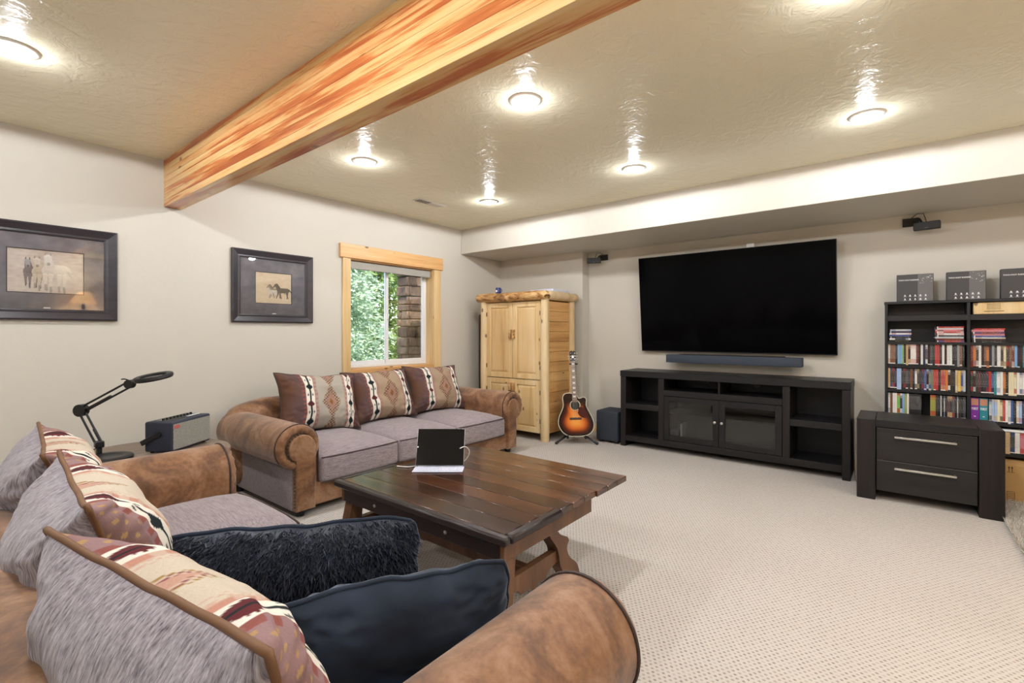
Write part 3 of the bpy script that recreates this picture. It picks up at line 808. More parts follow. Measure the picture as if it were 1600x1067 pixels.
# doors with raised panels
ym = (ay0+ay1)/2; dy0, dy1 = ay0+.108, ay1-.108
def door(ya, yb_, za, zb, hside, tall):
    xf = ax0+.025; st = .062
    m = MB()
    m.box((xf-.022, ya, za), (xf, ya+st, zb), .003); m.box((xf-.022, yb_-st, za), (xf, yb_, zb), .003)
    m.box((xf-.022, ya+st, za), (xf, yb_-st, za+st), .003); m.box((xf-.022, ya+st, zb-st), (xf, yb_-st, zb), .003)
    d = m.build('door', M['pine'], ar, w=True)
    a, b, c, e = ya+st-.002, yb_-st+.002, za+st-.002, zb-st+.002; i = .03
    v = [(xf-.008, a, c), (xf-.008, b, c), (xf-.008, b, e), (xf-.008, a, e), (xf-.019, a+i, c+i), (xf-.019, b-i, c+i), (xf-.019, b-i, e-i), (xf-.019, a+i, e-i)]
    MB().add(v, [(4,5,6,7), (0,1,5,4), (1,2,6,5), (2,3,7,6), (3,0,4,7), (3,2,1,0)]).build('raised_panel', M['pine'], d, w=True, ang=20)
    hy = ya+.022 if hside < 0 else yb_-.022; hz = (za+zb)/2-.02 if tall else zb-.10
    if tall: hz = za+(zb-za)*.58
    o = MB().box((xf-.055, hy-.016, hz-.055), (xf-.020, hy+.016, hz+.055), .006, 2).build('handle', M['log_dark'], d, w=True); o['label'] = 'short split-log handle'
    oy = yb_ if hside < 0 else ya
    for zz in (za+.14, zb-.14): MB().cyl((xf-.025, oy, zz-.025), (xf-.025, oy, zz+.025), .006, n=8).build('hinge', M['black_metal'], d, w=True)
zs = .70
door(dy0, ym-.002, zs+.004, atop-.02, 1, True); door(ym+.002, dy1, zs+.004, atop-.02, -1, True)
door(dy0, ym-.002, .085, zs-.004, 1, False); door(ym+.002, dy1, .085, zs-.004, -1, False)
# on top and behind
mg = MB().lathe([(.030, 0), (.034, .02), (.034, .075), (.030, .082), (.026, .08)], 18, Matrix.Translation((4.56, 3.93, 1.735))).build('blue_mug', M['blue'])
mg2 = thing('mug', 'small dark blue mug with pale emblem on top of the armoire', 'mug', (4.60, 3.90, 1.734)); mg.parent = mg2; mg.name = 'mug_body'
mg.data.transform(Matrix.Translation((-4.56, -3.93, -1.735)))
MB().tube([(.0, -.033, .02), (.0, -.055, .03), (.0, -.055, .055), (.0, -.033, .065)], .005, 6).build('mug_handle', M['blue'], mg2)
MB().box((-.0365, -.012, .025), (-.033, .012, .05), .002).build('emblem', M['white'], mg2)
fc = MB().rbox((4.72, 3.16, 1.686), (5.10, 3.52, 1.775), .03, 3, 8, lambda p, h: Vector((p.x, p.y, p.z+.012*noise.noise(Vector((p.x*9, p.y*9, 1)))))).build('folded_blanket', M['lilac'])
tag(recenter(fc), 'folded pale lilac blanket lying on top of the armoire', 'blanket')
bd = MB().box((4.70, 4.22, 0), (4.78, 4.34, 1.50), .03, 3).build('gun_case', plain('dark_brown_leatherette', lin(70, 50, 38), .6))
bd.name = 'slim_case'; tag(recenter(bd), 'slim dark brown case standing between armoire and window wall', 'case')

# ================================================================== GUITAR AND STAND
GS = .001213
gl = Vector((4.66, 2.80, .0)); gface = R(38.66-90-2)
gt = thing('acoustic_guitar', 'sunburst cutaway acoustic guitar leaning on a floor stand', 'guitar', (gl.x, gl.y, .088), (R(-9), R(-1.5), gface))
out = [(0,0),(-70,5),(-125,40),(-158,95),(-162,140),(-150,190),(-128,235),(-112,280),(-113,320),(-116,352),(-104,384),(-78,397),(-44,398),(-22,392),(0,385),(22,368),(32,350),(52,351),(76,358),(96,350),(104,330),(101,305),(100,282),(116,240),(141,190),(160,140),(165,98),(150,50),(112,16),(60,3)]
O = [(p.x*GS, p.y*GS) for p in catmull([(a, b, 0) for a, b in out], 4)]
BD = .10
MB().prism(O, 'y', .0, BD).build('body', plain('mahogany_sides', lin(84, 40, 24), .2), gt, ang=35)
# sunburst top: rings from edge to centre
cx_, cz_ = 0.0, .165; rings = 14; V = []; C = []; F = []; n = len(O)
for k in range(rings+1):
    s = 1-k/rings
    for (x, z) in O:
        V.append((cx_+(x-cx_)*s*1.0, -.0022, cz_+(z-cz_)*s))
        e = 1-s
        V_ = e
        if e < .10: c = lin(20, 12, 10)
        elif e < .30: c = mixc(lin(24, 14, 11), lin(96, 36, 14), (e-.10)/.20)
        elif e < .52: c = mixc(lin(96, 36, 14), lin(208, 104, 36), (e-.30)/.22)
        else: c = mixc(lin(208, 104, 36), lin(236, 158, 70), min(1, (e-.52)/.3))
        if z*s+cz_*(1-s) > .30: c = mixc(c, lin(40, 20, 14), min(1, (z*s+cz_*(1-s)-.30)/.09))
        C.append(c)
for k in range(rings):
    for i in range(n): F.append((k*n+i, k*n+(i+1) % n, (k+1)*n+(i+1) % n, (k+1)*n+i))
o = MB().add(V, F).build('sunburst_top', M['sunburst'], gt, recalc=False); vcol(o.data, 'Col', C)
MB().tube([(x, -.001, z) for x, z in O], .0042, 6, True).build('binding', plain('ivory_binding', lin(226, 214, 190), .3), gt)
shz = (905-620)*GS; shx = -2*GS
def disc_y(name, x, z, r, y0_, y1_, mat, par, n=28): return MB().cyl((x, y0_, z), (x, y1_, z), r, n=n).build(name, mat, par)
rs1 = disc_y('rosette', shx, shz, .060, -.0032, -.002, plain('rosette_rings', lin(196, 180, 150), .4), gt)
disc_y('soundhole', shx, shz, .052, -.0036, -.003, plain('soundhole_dark', lin(34, 26, 22), .8), gt)
pg = [(28,262),(60,268),(92,235),(118,190),(112,172),(70,168),(38,188),(22,215),(30,235)]
MB().prism([(p.x*GS, p.y*GS) for p in catmull([(a-2, b, 0) for a, b in pg], 4)], 'y', -.0042, -.0024).build('pickguard', plain('tortoise_pickguard', lin(70, 22, 14), .12), gt)
MB().box((-58*GS, -.010, 152*GS), (54*GS, -.002, 172*GS), .003).build('bridge', plain('rosewood', lin(62, 38, 28), .4), gt)
NK = plain('neck_mahogany', lin(92, 46, 28), .25); FB = plain('rosewood_fingerboard', lin(108, 84, 70), .4)
nx0, nz0, nz1 = -6*GS, 330*GS, 690*GS
MB().prism([(nx0-.026, nz0-.02), (nx0+.026, nz0-.02), (nx0+.0215, nz1), (nx0-.0215, nz1)], 'y', -.010, -.003).build('fingerboard', FB, gt)
MB().prism([(nx0-.024, 385*GS), (nx0+.024, 372*GS), (nx0+.0205, nz1), (nx0-.0205, nz1)], 'y', -.003, .018).build('neck', NK, gt)
m = MB()
for k in range(15): zz = nz1-(nz1-nz0)*(1-2**(-k/12))*1.75; m.box((nx0-.024, -.0115, zz-.001), (nx0+.024, -.0098, zz+.001))
m.build('frets', M['nickel'], gt)
INL = plain('pearl_inlay', lin(220, 214, 208), .2)
for k in (1, 3, 5, 7, 9, 11, 13):
    zz = nz1-(nz1-nz0)*(1-2**(-(k-.5)/12))*1.75; MB().box((nx0-.015, -.0112, zz-.008), (nx0+.015, -.0101, zz+.008), .002).build('inlay', INL, gt)
HB = plain('black_headstock', lin(18, 18, 20), .15)
hd = MB().prism([(nx0-.022, nz1), (nx0+.022, nz1), (nx0+.034, nz1+.025), (nx0+.036, nz1+.12), (nx0+.012, nz1+.132), (nx0, nz1+.124), (nx0-.012, nz1+.132), (nx0-.036, nz1+.12), (nx0-.034, nz1+.025)], 'y', -.006, .010).build('headstock', HB, gt)
MB().box((nx0-.012, -.0075, nz1+.045), (nx0+.012, -.006, nz1+.075), .003).build('headstock_inlay', INL, hd)
for sx in (-1, 1):
    for k in range(3):
        zz = nz1+.035+k*.033
        MB().cyl((nx0+sx*.022, -.016, zz), (nx0+sx*.022, -.004, zz), .005, n=10).cyl((nx0+sx*.034, .004, zz), (nx0+sx*.050, .004, zz), .003, n=8).rbox((nx0+sx*.049-.006, -.004, zz-.008), (nx0+sx*.049+.006, .012, zz+.008), .005, 2, 2).build('tuner', M['nickel'], hd)
m = MB()
for k in range(6): m.cyl((nx0-.018+k*.0072, -.0135, nz1+.01), (-2*GS-.026+k*.0104, -.0095, 163*GS), .0006, n=4)
m.build('strings', M['nickel'], gt)
gs = thing('guitar_stand', 'black tripod stand holding the sunburst guitar', 'guitar stand', (gl.x, gl.y, 0), (0, 0, gface))
MB().tube([(0, .15, .10), (0, .16, .30), (0, .205, .60), (0, .225, .86)], .011, 8).build('upright', M['black_metal'], gs)
MB().tube([(0, .225, .86), (-.012, .20, .885), (-.025, .178, .89)], .008, 8).build('neck_arm', M['black_metal'], gs)
MB().tube([(-.064, .095, .895), (-.060, .16, .89), (-.026, .178, .888), (.008, .16, .89), (.014, .095, .895)], .010, 8).build('neck_yoke', M['black'], gs)
for a, b in (((0, .15, .13), (-.235, -.02, .012)), ((0, .15, .13), (.235, -.02, .012)), ((0, .15, .13), (0, .36, .012))):
    q = Vector(b); p = Vector(a)
    l = MB().tube([p, p.lerp(q, .7), q], .012, 8).build('leg', M['black_metal'], gs)
    MB().tube([p.lerp(q, .86), q], .0155, 8).build('rubber_foot', M['black'], l)
for sx in (-1, 1): MB().tube([(0, .15, .115), (sx*.10, .12, .085), (sx*.10, -.02, .072), (sx*.10, -.035, .10)], .011, 8).build('cradle_arm', M['black'], gs)

# ================================================================== SUBWOOFER
sbw = thing('subwoofer', 'charcoal box subwoofer on the carpet beside the media console', 'subwoofer', (5.09, 2.565, 0))
MB().rbox((-.165, -.135, .025), (.165, .135, .362), .018, 3, 3).build('cabinet', M['charcoal'], sbw)
for a in (-.12, .12):
    for b in (-.10, .10): MB().cyl((a, b, 0), (a, b, .027), .022, n=12).build('foot', M['black'], sbw)

# ================================================================== MEDIA CONSOLE
mc = thing('media_console', 'long espresso media console with glass doors below the television', 'media console', (5.15, 1.346, 0))
cx0, cx1, cy0, cy1, ch = 4.925, 5.365, .298, 2.394, .833
E = M['espresso']; EZ = M['espresso_z']
def mp(name, lo, hi, mat=E, bev=.003, par=None): return MB().box(lo, hi, bev).build(name, mat, par or mc, w=True)
mp('top_board', (cx0-.004, cy0-.004, ch-.065), (cx1, cy1+.004, ch))
for (a, b) in ((cy0, cy0+.06), (cy1-.06, cy1)): mp('end_post', (cx0, a, 0), (cx1, b, ch-.066), EZ)
d1a, d1b = 1.905, 1.965; d2a, d2b = .745, .805        # inner uprights (left one is larger y)
mp('upright', (cx0+.004, d1a, .075), (cx1-.02, d1b, ch-.066), EZ); mp('upright', (cx0+.004, d2a, .075), (cx1-.02, d2b, ch-.066), EZ)
mp('bottom_rail', (cx0+.002, cy0+.06, .062), (cx0+.03, cy1-.06, .125)); mp('floor_board', (cx0+.03, cy0+.06, .095), (cx1-.02, cy1-.06, .115))
mp('back_panel', (cx1-.018, cy0+.06, .06), (cx1-.008, cy1-.06, ch-.066))
for (a, b) in ((cy0+.06, d2a), (d1b, cy1-.06)): mp('shelf', (cx0+.006, a, .415), (cx1-.02, b, .475))
mp('mid_rail', (cx0+.004, d2b, .590), (cx1-.02, d1a, .650)); mp('cubby_divider', (cx0+.012, 1.345, .65), (cx1-.02, 1.363, ch-.066), EZ)
for (a, b, kn) in ((1.357, d1a-.003, 1.388), (d2b+.003, 1.353, 1.322)):
    m = MB(); st = .055; za, zb = .130, .586; xa, xb = cx0+.004, cx0+.026
    m.box((xa, a, za), (xb, a+st, zb), .002).box((xa, b-st, za), (xb, b, zb), .002).box((xa, a+st, za), (xb, b-st, za+st), .002).box((xa, a+st, zb-st), (xb, b-st, zb), .002)
    d = m.build('glass_door', E, mc, w=True)
    MB().box((xa+.010, a+st, za+st), (xa+.014, b-st, zb-st)).build('pane', M['door_glass'], d, w=True)
    MB().lathe([(.005, 0), (.005, .012), (.012, .018), (.013, .026), (.006, .031)], 14, Matrix.Translation((xa, kn, .37)) @ Matrix.Rotation(R(-90), 4, 'Y')).build('knob', M['nickel'], d, w=True)
for y in (1.60, 1.10): MB().cyl((cx1-.022, y, .725), (cx1-.019, y, .725), .03, n=20).build('cable_port', plain('port_grey', lin(70, 62, 56), .6), mc, w=True)
mp('inner_shelf', (cx0+.05, d2b, .40), (cx1-.02, d1a, .418))
gb = MB().box((5.00, 1.735, .116), (5.14, 1.755, .30), .002).build('game_box', M['white']); tag(recenter(gb), 'white slim box standing behind the left glass door of the console', 'box')
gb = MB().box((4.99, 1.765, .116), (5.12, 1.86, .24), .004).build('router_box', plain('clear_grey_plastic', lin(96, 98, 100), .3)); tag(recenter(gb), 'small grey gadget behind the left glass door of the console', 'gadget')

# ================================================================== TELEVISION AND SOUND
tv = thing('television', 'huge black flat screen television tilted forward on the wall', 'television', (5.33, 1.37, 1.04), (0, R(-5.4), 0))
TVW, TVH = 1.90, 1.07
MB().box((-.0, -TVW/2, 0), (.028, TVW/2, TVH), .003).build('bezel', M['black'], tv)
MB().box((-.0012, -TVW/2+.006, .010), (.0, TVW/2-.006, TVH-.006)).build('screen', M['screen'], tv)
MB().box((.028, -.55, .10), (.055, .55, .75), .01).build('rear_housing', M['black'], tv)
wm = MB().box((5.355, 1.12, 1.30), (5.386, 1.62, 1.75), .004)
wm.build('wall_bracket', M['black_metal'], tv, w=True)
sb_ = thing('soundbar', 'long charcoal soundbar mounted under the television', 'soundbar', (5.25, 1.335, .925))
MB().box((-.055, -.648, 0), (.055, .648, .088), .006, 2).build('soundbar_body', plain('slate_speaker_cloth', lin(54, 62, 74), .75), sb_)
MB().box((-.05, -.50, .088), (.05, .50, .094), .002).build('top_panel', M['black'], sb_)
for y in (-.4, .4): MB().box((.05, y-.02, .02), (.136, y+.02, .06), .002).build('bracket', M['black_metal'], sb_)
def satellite(lab, y, z, sy, dz, yaw):
    t = thing('satellite_speaker', lab, 'speaker', (XT, y, z), (0, 0, 0), 'wall satellite speakers')
    MB().box((-.022, -.055, -.035), (0, .055, .035), .003).build('wall_plate', M['black'], t)
    MB().tube([(-.02, sy*.3, .0), (-.06, sy*.55, .012), (-.10, sy*.75, -.01+dz*.5), (-.11, sy*.9, dz)], .009, 8).build('arm', M['black_metal'], t)
    Mx = Matrix.Translation((-.13, sy, dz)) @ Matrix.Rotation(yaw, 4, 'Z')
    s = MB().box((-.025, -.085, -.032), (.025, .085, .032), .004).xf(Mx).build('speaker_box', M['black'], t)
    MB().box((-.0265, -.012, -.022), (-.0255, .012, -.017)).xf(Mx).build('maker_badge', M['print_grey'], s)
    MB().tube([(-.022, 0, .03), (-.05, sy*.4, .06), (-.09, sy*.8, .05), (-.105, sy, dz+.03)], .003, 6).build('wire', M['black'], t)
satellite('small black satellite speaker on wall left of the television', 2.84, 2.185, .07, -.045, R(25))
satellite('small black satellite speaker on wall above the bookcase', -.10, 2.20, -.10, -.062, R(-10))
wp = MB().box((XT-.03, 1.13, 2.115), (XT, 1.20, 2.165), .004).build('wall_sensor', M['white']); tag(wp, 'small white box on the wall just above the television', 'wall box')

# ================================================================== FILE CABINET
fb = thing('file_cabinet', 'black-brown two-drawer cabinet with long metal pulls', 'cabinet', (4.755, -.166, 0))
bx0, bx1, by0, by1, bh = 4.505, 5.005, -.564, .235, .60
def fp_(name, lo, hi, mat, bev=.002, par=None): return MB().box(lo, hi, bev).build(name, mat, par or fb, w=True)
fp_('side_panel', (bx0, by1-.115, 0), (bx1, by1, bh), M['espresso_z'], .004)
fp_('side_panel', (bx0, by0, 0), (bx1, by0+.125, bh), M['espresso_z'], .004)
fp_('top_board', (bx0+.002, by0+.125, bh-.052), (bx1, by1-.1155, bh), M['espresso'], .002)
fp_('carcass', (bx0+.06, by0+.125, .075), (bx1-.01, by1-.115, bh-.054), M['cab_front'])
for za, zb, hz in ((.305, .540, .485), (.072, .300, .255)):
    d = fp_('drawer', (bx0+.018, by0+.130, za), (bx0+.06, by1-.120, zb), M['cab_front'], .002)
    yy0, yy1 = by0+.235, by1-.225
    h = MB().box((bx0-.022, yy0, hz-.008), (bx0-.008, yy1, hz+.008), .003).box((bx0-.012, yy0+.004, hz-.006), (bx0+.018, yy0+.016, hz+.006), .001).box((bx0-.012, yy1-.016, hz-.006), (bx0+.018, yy1-.004, hz+.006), .001).build('pull_bar', M['nickel'], d, w=True)
    h['label'] = 'long brushed metal pull bar'
    MB().box((bx0+.0172, by0+.131, zb-.0025), (bx0+.019, by1-.121, zb+.0005)).build('edge_strip', M['print_grey'], d, w=True)

# ================================================================== BOXES BEHIND AND BESIDE
for i, lab in enumerate(('pale cardboard box on the floor between console and cabinet', 'pale cardboard box stacked on another beside the console')):
    b = thing('cardboard_box', lab, 'box', (5.175, .10, .252*i))
    MB().box((-.17, -.17, 0), (.17, .17, .25), .003).build('carton', M['pale_card'], b)
    MB().box((-.171, -.02, .0), (-.1695, .02, .25)).build('packing_tape', plain('tape', lin(198, 172, 138), .35), b)
cbx = thing('cardboard_box', 'brown cardboard carton on the floor under the bookcase', 'box', (5.19, -.88, 0))
MB().box((-.18, -.30, 0), (.18, .30, .285), .004).build('carton', M['cardboard'], cbx)
for k in (0, 1):
    yy = .235-k*.016; m = MB()
    m.box((-.1808, yy-.0016, .235), (-.1799, yy+.0016, .268)).prism([(yy-.006, .262), (yy+.006, .262), (yy, .276)], 'x', -.1808, -.1799)
    m.build('up_arrow_mark', M['print_black'], cbx)
MB().box((-.1808, .207, .231), (-.1799, .247, .2335)).build('printed_line', M['print_black'], cbx)
m = MB()
for k in range(6): m.box((-.1808, .205, .030+k*.012), (-.1799, .247, .0325+k*.012))
m.box((-.1808, .205, .03), (-.1799, .207, .092)).box((-.1808, .245, .03), (-.1799, .247, .092)).build('printed_panel', M['print_black'], cbx)

# ================================================================== BOOKCASE AND DISCS
bk = thing('bookcase', 'black bookcase packed with disc cases at the right wall', 'bookcase', (5.29, -.45, 0))
kx0, kx1 = 5.20, 5.384; ky1, kyd, ky0 = .075, -.447, -.969; kh = 1.513; S = M['shelf']
def kp_(name, lo, hi, bev=.001): return MB().box(lo, hi, bev).build(name, S, bk, w=True)
for y in (ky1-.020, kyd-.010, ky0): kp_('upright', (kx0, y, 0), (kx1, y+.020, kh-.022))
kp_('top_board', (kx0-.006, ky0-.004, kh-.021), (kx1, ky1+.004, kh))
kp_('back_panel', (kx1-.006, ky0+.02, .28), (kx1, ky1-.02, kh-.022))
LV = [1.395, 1.175, .978, .772, .556, .328]
for (a, b) in ((kyd+.010, ky1-.020), (ky0+.020, kyd-.010)):
    for i, z in enumerate(LV):
        th = .045 if i == 0 else .021
        kp_('shelf', (kx0+.002, a, z-th), (kx1-.006, b, z))
NAMES = {'white': (228, 226, 220), 'grey': (150, 152, 154), 'light grey': (192, 198, 200), 'black': (24, 24, 26), 'dark': (44, 40, 40), 'dark grey': (70, 70, 72),
  'light blue': (128, 172, 208), 'blue': (58, 84, 140), 'navy': (32, 40, 70), 'pale blue': (168, 190, 222), 'teal': (44, 130, 142), 'green': (106, 172, 60), 'olive': (150, 154, 74),
  'tan': (196, 168, 126), 'brown': (116, 80, 60), 'cream': (226, 214, 176), 'yellow': (222, 188, 92), 'orange': (206, 128, 70), 'red': (176, 56, 48), 'dark red': (110, 36, 36),
  'purple': (126, 52, 150), 'pink': (206, 130, 140), 'grey-green': (118, 122, 104), 'maroon': (86, 34, 40)}
def disc_mesh(w, d, h, cname, r, lab=True):
    """box whose front (-x) is a printed spine of several bands"""
    base = lin(*NAMES[cname])[:3]; lum = sum(base)/3
    ink = lin(235, 232, 226)[:3] if lum < .25 else lin(40, 36, 36)[:3]
    if r.random() < .35: ink = lin(*NAMES[r.choice(['red', 'yellow', 'orange', 'light blue'])])[:3]
    bands = [0, .06, .10, .30, .78, .90, 1.0]
    V = []; F = []; C = []; I = []
    for b in bands: V += [(-d/2, -w/2, h*b), (-d/2, w/2, h*b)]
    k = len(bands)
    V += [(d/2, -w/2, 0), (d/2, w/2, 0), (d/2, w/2, h), (d/2, -w/2, h)]; q = 2*k
    second = mixc(base, lin(*NAMES[r.choice(['black', 'white', 'red', 'tan', 'blue', 'dark'])])[:3], r.choice([0, 0, .5, .8]))
    for i in range(k-1):
        F.append((2*i, 2*i+2, 2*i+3, 2*i+1))
        c = base; n_ = base
        if i == 0: c = lin(26, 26, 28)[:3] if r.random() < .6 else base; n_ = c
        if i == 1: c = lin(232, 230, 226)[:3] if (lum < .2 and r.random() < .6) else base; n_ = c
        if i in (2, 5): c = second; n_ = c
        if i == 3: n_ = ink
        if i == 4: c = mixc(base, second, .4); n_ = ink
        C.append(c); I.append(n_)
    side = lin(30, 30, 32)[:3] if lum < .5 else mixc(base, (.1, .1, .1), .3)
    t = 2*(k-1)
    for f in ((q, q+3, q+2, q+1), (0, 1, q+1, q), (t, q+3, q+2, t+1), (1,)+tuple(2*i+1 for i in range(1, k))+(q+2, q+1), (0, q, q+3)+tuple(2*i for i in range(k-1, 0, -1))):
        F.append(f); C.append(side); I.append(side)
    me = bpy.data.meshes.new('disc_case'); me.from_pydata(V, [], F)
    bm = bmesh.new(); bm.from_mesh(me); bmesh.ops.recalc_face_normals(bm, faces=bm.faces[:]); bm.to_mesh(me); bm.free()
    for nm, L_ in (('Col', C), ('Ink', I)):
        a = me.color_attributes.new(nm, 'FLOAT_COLOR', 'CORNER')
        for p in me.polygons:
            for li in p.loop_indices: a.data[li].color = (*L_[p.index], 1)
    return me
def ordi(n):
    s = 'th' if 10 <= n % 100 <= 20 else {1: 'st', 2: 'nd', 3: 'rd'}.get(n % 10, 'th'); return '%d%s' % (n, s)
rd = random.Random(11)
def row(y, z, items, where, h, kind='disc case', name='disc_case', d=.135, ymin=None):
    for i, it in enumerate(items):
        cn, w = it[0], it[1]
        if cn == 'gap': y -= w; continue
        hh = (it[2] if len(it) > 2 else h)*rd.uniform(.985, 1.0)
        if ymin is not None and y-w < ymin: break
        me = disc_mesh(w-.0006, d, hh, cn, rd)
        o = link(name, me, M['disc']); o.location = (kx0+.012+d/2+rd.uniform(0, .006), y-w/2, z+.0005)
        nn = 1+sum(1 for q in items[:i] if q[0] != 'gap')
        tag(o, '%s %s, %s from left %s' % (cn, kind, ordi(nn), where), 'disc case', 'cases ' + where)
        y -= w
def seq(s):
    out_ = []
    for tok in s.split(','):
        tok = tok.strip(); p = tok.rsplit(' ', 1)
        if p[-1].replace('.', '').isdigit(): out_.append((p[0], float(p[1])))
        else: out_.append((tok, .0146))
    return out_
yl, yr = ky1-.022, kyd-.012
row(yl, LV[2], seq('white,brown .034,dark,light blue .017,light blue,green .009,dark,tan,black,white .036,dark red,black,white,navy,dark grey,black,dark grey,dark,red,red,dark,white,black,white,white .017,black,dark,grey,brown,black,light grey .022,dark,black,white .012,black,red'), 'in top packed row, left bookcase bay', .178, ymin=kyd+.0105)
row(yl, LV[3], seq('tan,black,dark,navy,pale blue,pale blue,black,black,dark grey,dark,brown,black,white,black,dark,navy,blue,black,grey-green,grey-green,red,red,black,red,red,orange,black,dark,black,tan,yellow .017,blue,light grey,navy,black,yellow,orange,red,red,dark red'), 'in second packed row, left bookcase bay', .180, ymin=kyd+.0105)
row(yl, LV[4], seq('white,brown .016,white,white,green .02,navy,light blue,olive .016,white .012,black .08,gap .055,olive .034,dark,black,white .006,black,white .006,black,maroon,black,dark grey,black,white .006,dark,black,dark grey,black,brown,black'), 'in third row, left bookcase bay', .185, ymin=kyd+.0105)
row(yr, LV[2], seq('dark red,orange .017,dark,white,black,brown,orange,black,grey,dark,white .020,black,cream,dark,brown,dark red,light blue,navy,dark,teal,grey,orange,dark red,red,black,white,black,tan,red,blue,black,white,dark,grey'), 'in top packed row, right bookcase bay', .178, ymin=ky0+.021)
row(yr, LV[3], seq('black,black,dark,maroon,black,dark,navy,red,blue,teal,white .020,white,orange,black,cream,cream,cream,white,white,white,gap .055,navy .016,navy,black,dark,blue,black,red,dark,black,white'), 'in second packed row, right bookcase bay', .180, ymin=ky0+.021)
row(yr-.05*2-.004, LV[4], seq('light grey .016,pale blue,pale blue,cream,cream,red,white,white,blue,black,white,pale blue,navy,orange,white,white,dark,grey,blue,red,white,cream,dark'), 'after the tape boxes, right bookcase bay', .180, ymin=ky0+.021)
row(yr-.01, LV[5], seq('white .026,brown .026,teal .026,pink .026,navy .026,red .026,white .026,tan .026,black .026,white .026,pink .026,light grey .026,red .026,teal .026,cream .026,white .026,tan .026,dark .026'), 'in bottom row, right bookcase bay', .165, 'paperback', 'paperback_book', ymin=ky0+.021)
# leaning case
me = disc_mesh(.014, .135, .178, 'grey', rd); o = link('disc_case', me, M['disc'])
o.location = (kx0+.08, yr-.0146*19-.02-.062, LV[3]+.001); o.rotation_euler = (R(13), 0, 0)
tag(o, 'grey disc case leaning in the gap of second row, right bay', 'disc case')
# two tape boxes with a face photo panel and white title
for i, (cn, lab) in enumerate((('purple', 'purple tape box with white title on bookcase, right bay'), ('teal', 'teal tape box with white title on bookcase, right bay'))):
    t = thing('tape_box', lab, 'tape box', (kx0+.085, yr-.025-i*.05, LV[4]+.0005))
    MB().box((-.065, -.024, 0), (.065, .024, .182), .001).build('sleeve', plain(cn+'_sleeve', lin(*NAMES[cn]), .35), t)
    MB().box((-.0655, -.020, .125), (-.0648, .020, .175), .0).build('picture_panel', plain('skin_tone_print', lin(190, 128, 100), .5), t)
    text_obj('title', 'POIROT', .0105, M['print_white'], t, Matrix.Translation((kx0+.085-.0653, yr-.025-i*.05+.019, LV[4]+.090)) @ Matrix.Rotation(R(-90), 4, 'Z') @ Matrix.Rotation(R(90), 4, 'X') @ Matrix.Diagonal((1, 2.6, 1, 1)))
    MB().box((-.0655, -.006, .035), (-.0648, .006, .042)).build('format_mark', M['print_white'], t)
# flat stacks on the open shelf
def stack(y0_, items, where, w=.19):   # where: short phrase
    z = LV[1]+.0005
    for i, (cn, th) in enumerate(items):
        me = disc_mesh(th-.0008, .135, w*rd.uniform(.94, 1), cn, rd); me.transform(Matrix.Rotation(R(90), 4, 'X'))
        xs = [v.co for v in me.vertices]; ymn = min(p.y for p in xs); zmn = min(p.z for p in xs)
        me.transform(Matrix.Translation((0, -max(p.y for p in xs), -zmn)))
        o = link('disc_case', me, M['disc']); o.location = (kx0+.085+rd.uniform(-.006, .006), y0_+rd.uniform(-.004, .004), z)
        z += th
        tag(o, '%s flat disc case, %s from bottom %s' % (cn, ordi(i+1), where), 'disc case', 'flat cases ' + where)
stack(yl-.006, [('black', .015), ('dark', .015), ('black', .015), ('blue', .015), ('white', .015), ('navy', .015), ('light grey', .015)], 'of left stack, open shelf, left bay', .15)
stack(yl-.302, [('red', .015), ('dark red', .015), ('light grey', .012), ('dark grey', .015), ('white', .015), ('red', .015), ('pink', .015), ('white', .012), ('red', .012)], 'of right stack, open shelf, left bay', .175)
stack(yr-.006, [('black', .015), ('dark', .015), ('white', .009), ('blue', .014), ('pink', .015), ('dark red', .015), ('pink', .015), ('red', .012)], 'of stack, open shelf, right bay', .19)
pp = MB().box((kx0+.012, -.80, LV[5]+.168), (kx0+.12, -.56, LV[5]+.186), .002).build('white_envelope', M['white']); tag(recenter(pp), 'white flat box lying on the bottom row of books', 'box')
pc = thing('wooden_crate', 'pale pine box with small black print on top shelf, right bay', 'wooden box', (kx0+.07, -.71, LV[0]+.0005))
MB().box((-.055, -.235, 0), (.055, .235, .092), .003).build('box_body', M['pine'], pc)
m = MB()
for r_ in range(4):
    for k in range(9): m.box((-.0556, .155-k*.0085-.0025-.0, .074-r_*.012), (-.0549, .155-k*.0085+.0025, .079-r_*.012))
m.box((-.0556, .065, .020), (-.0549, .175, .0245)); m.build('printed_marks', M['print_black'], pc)
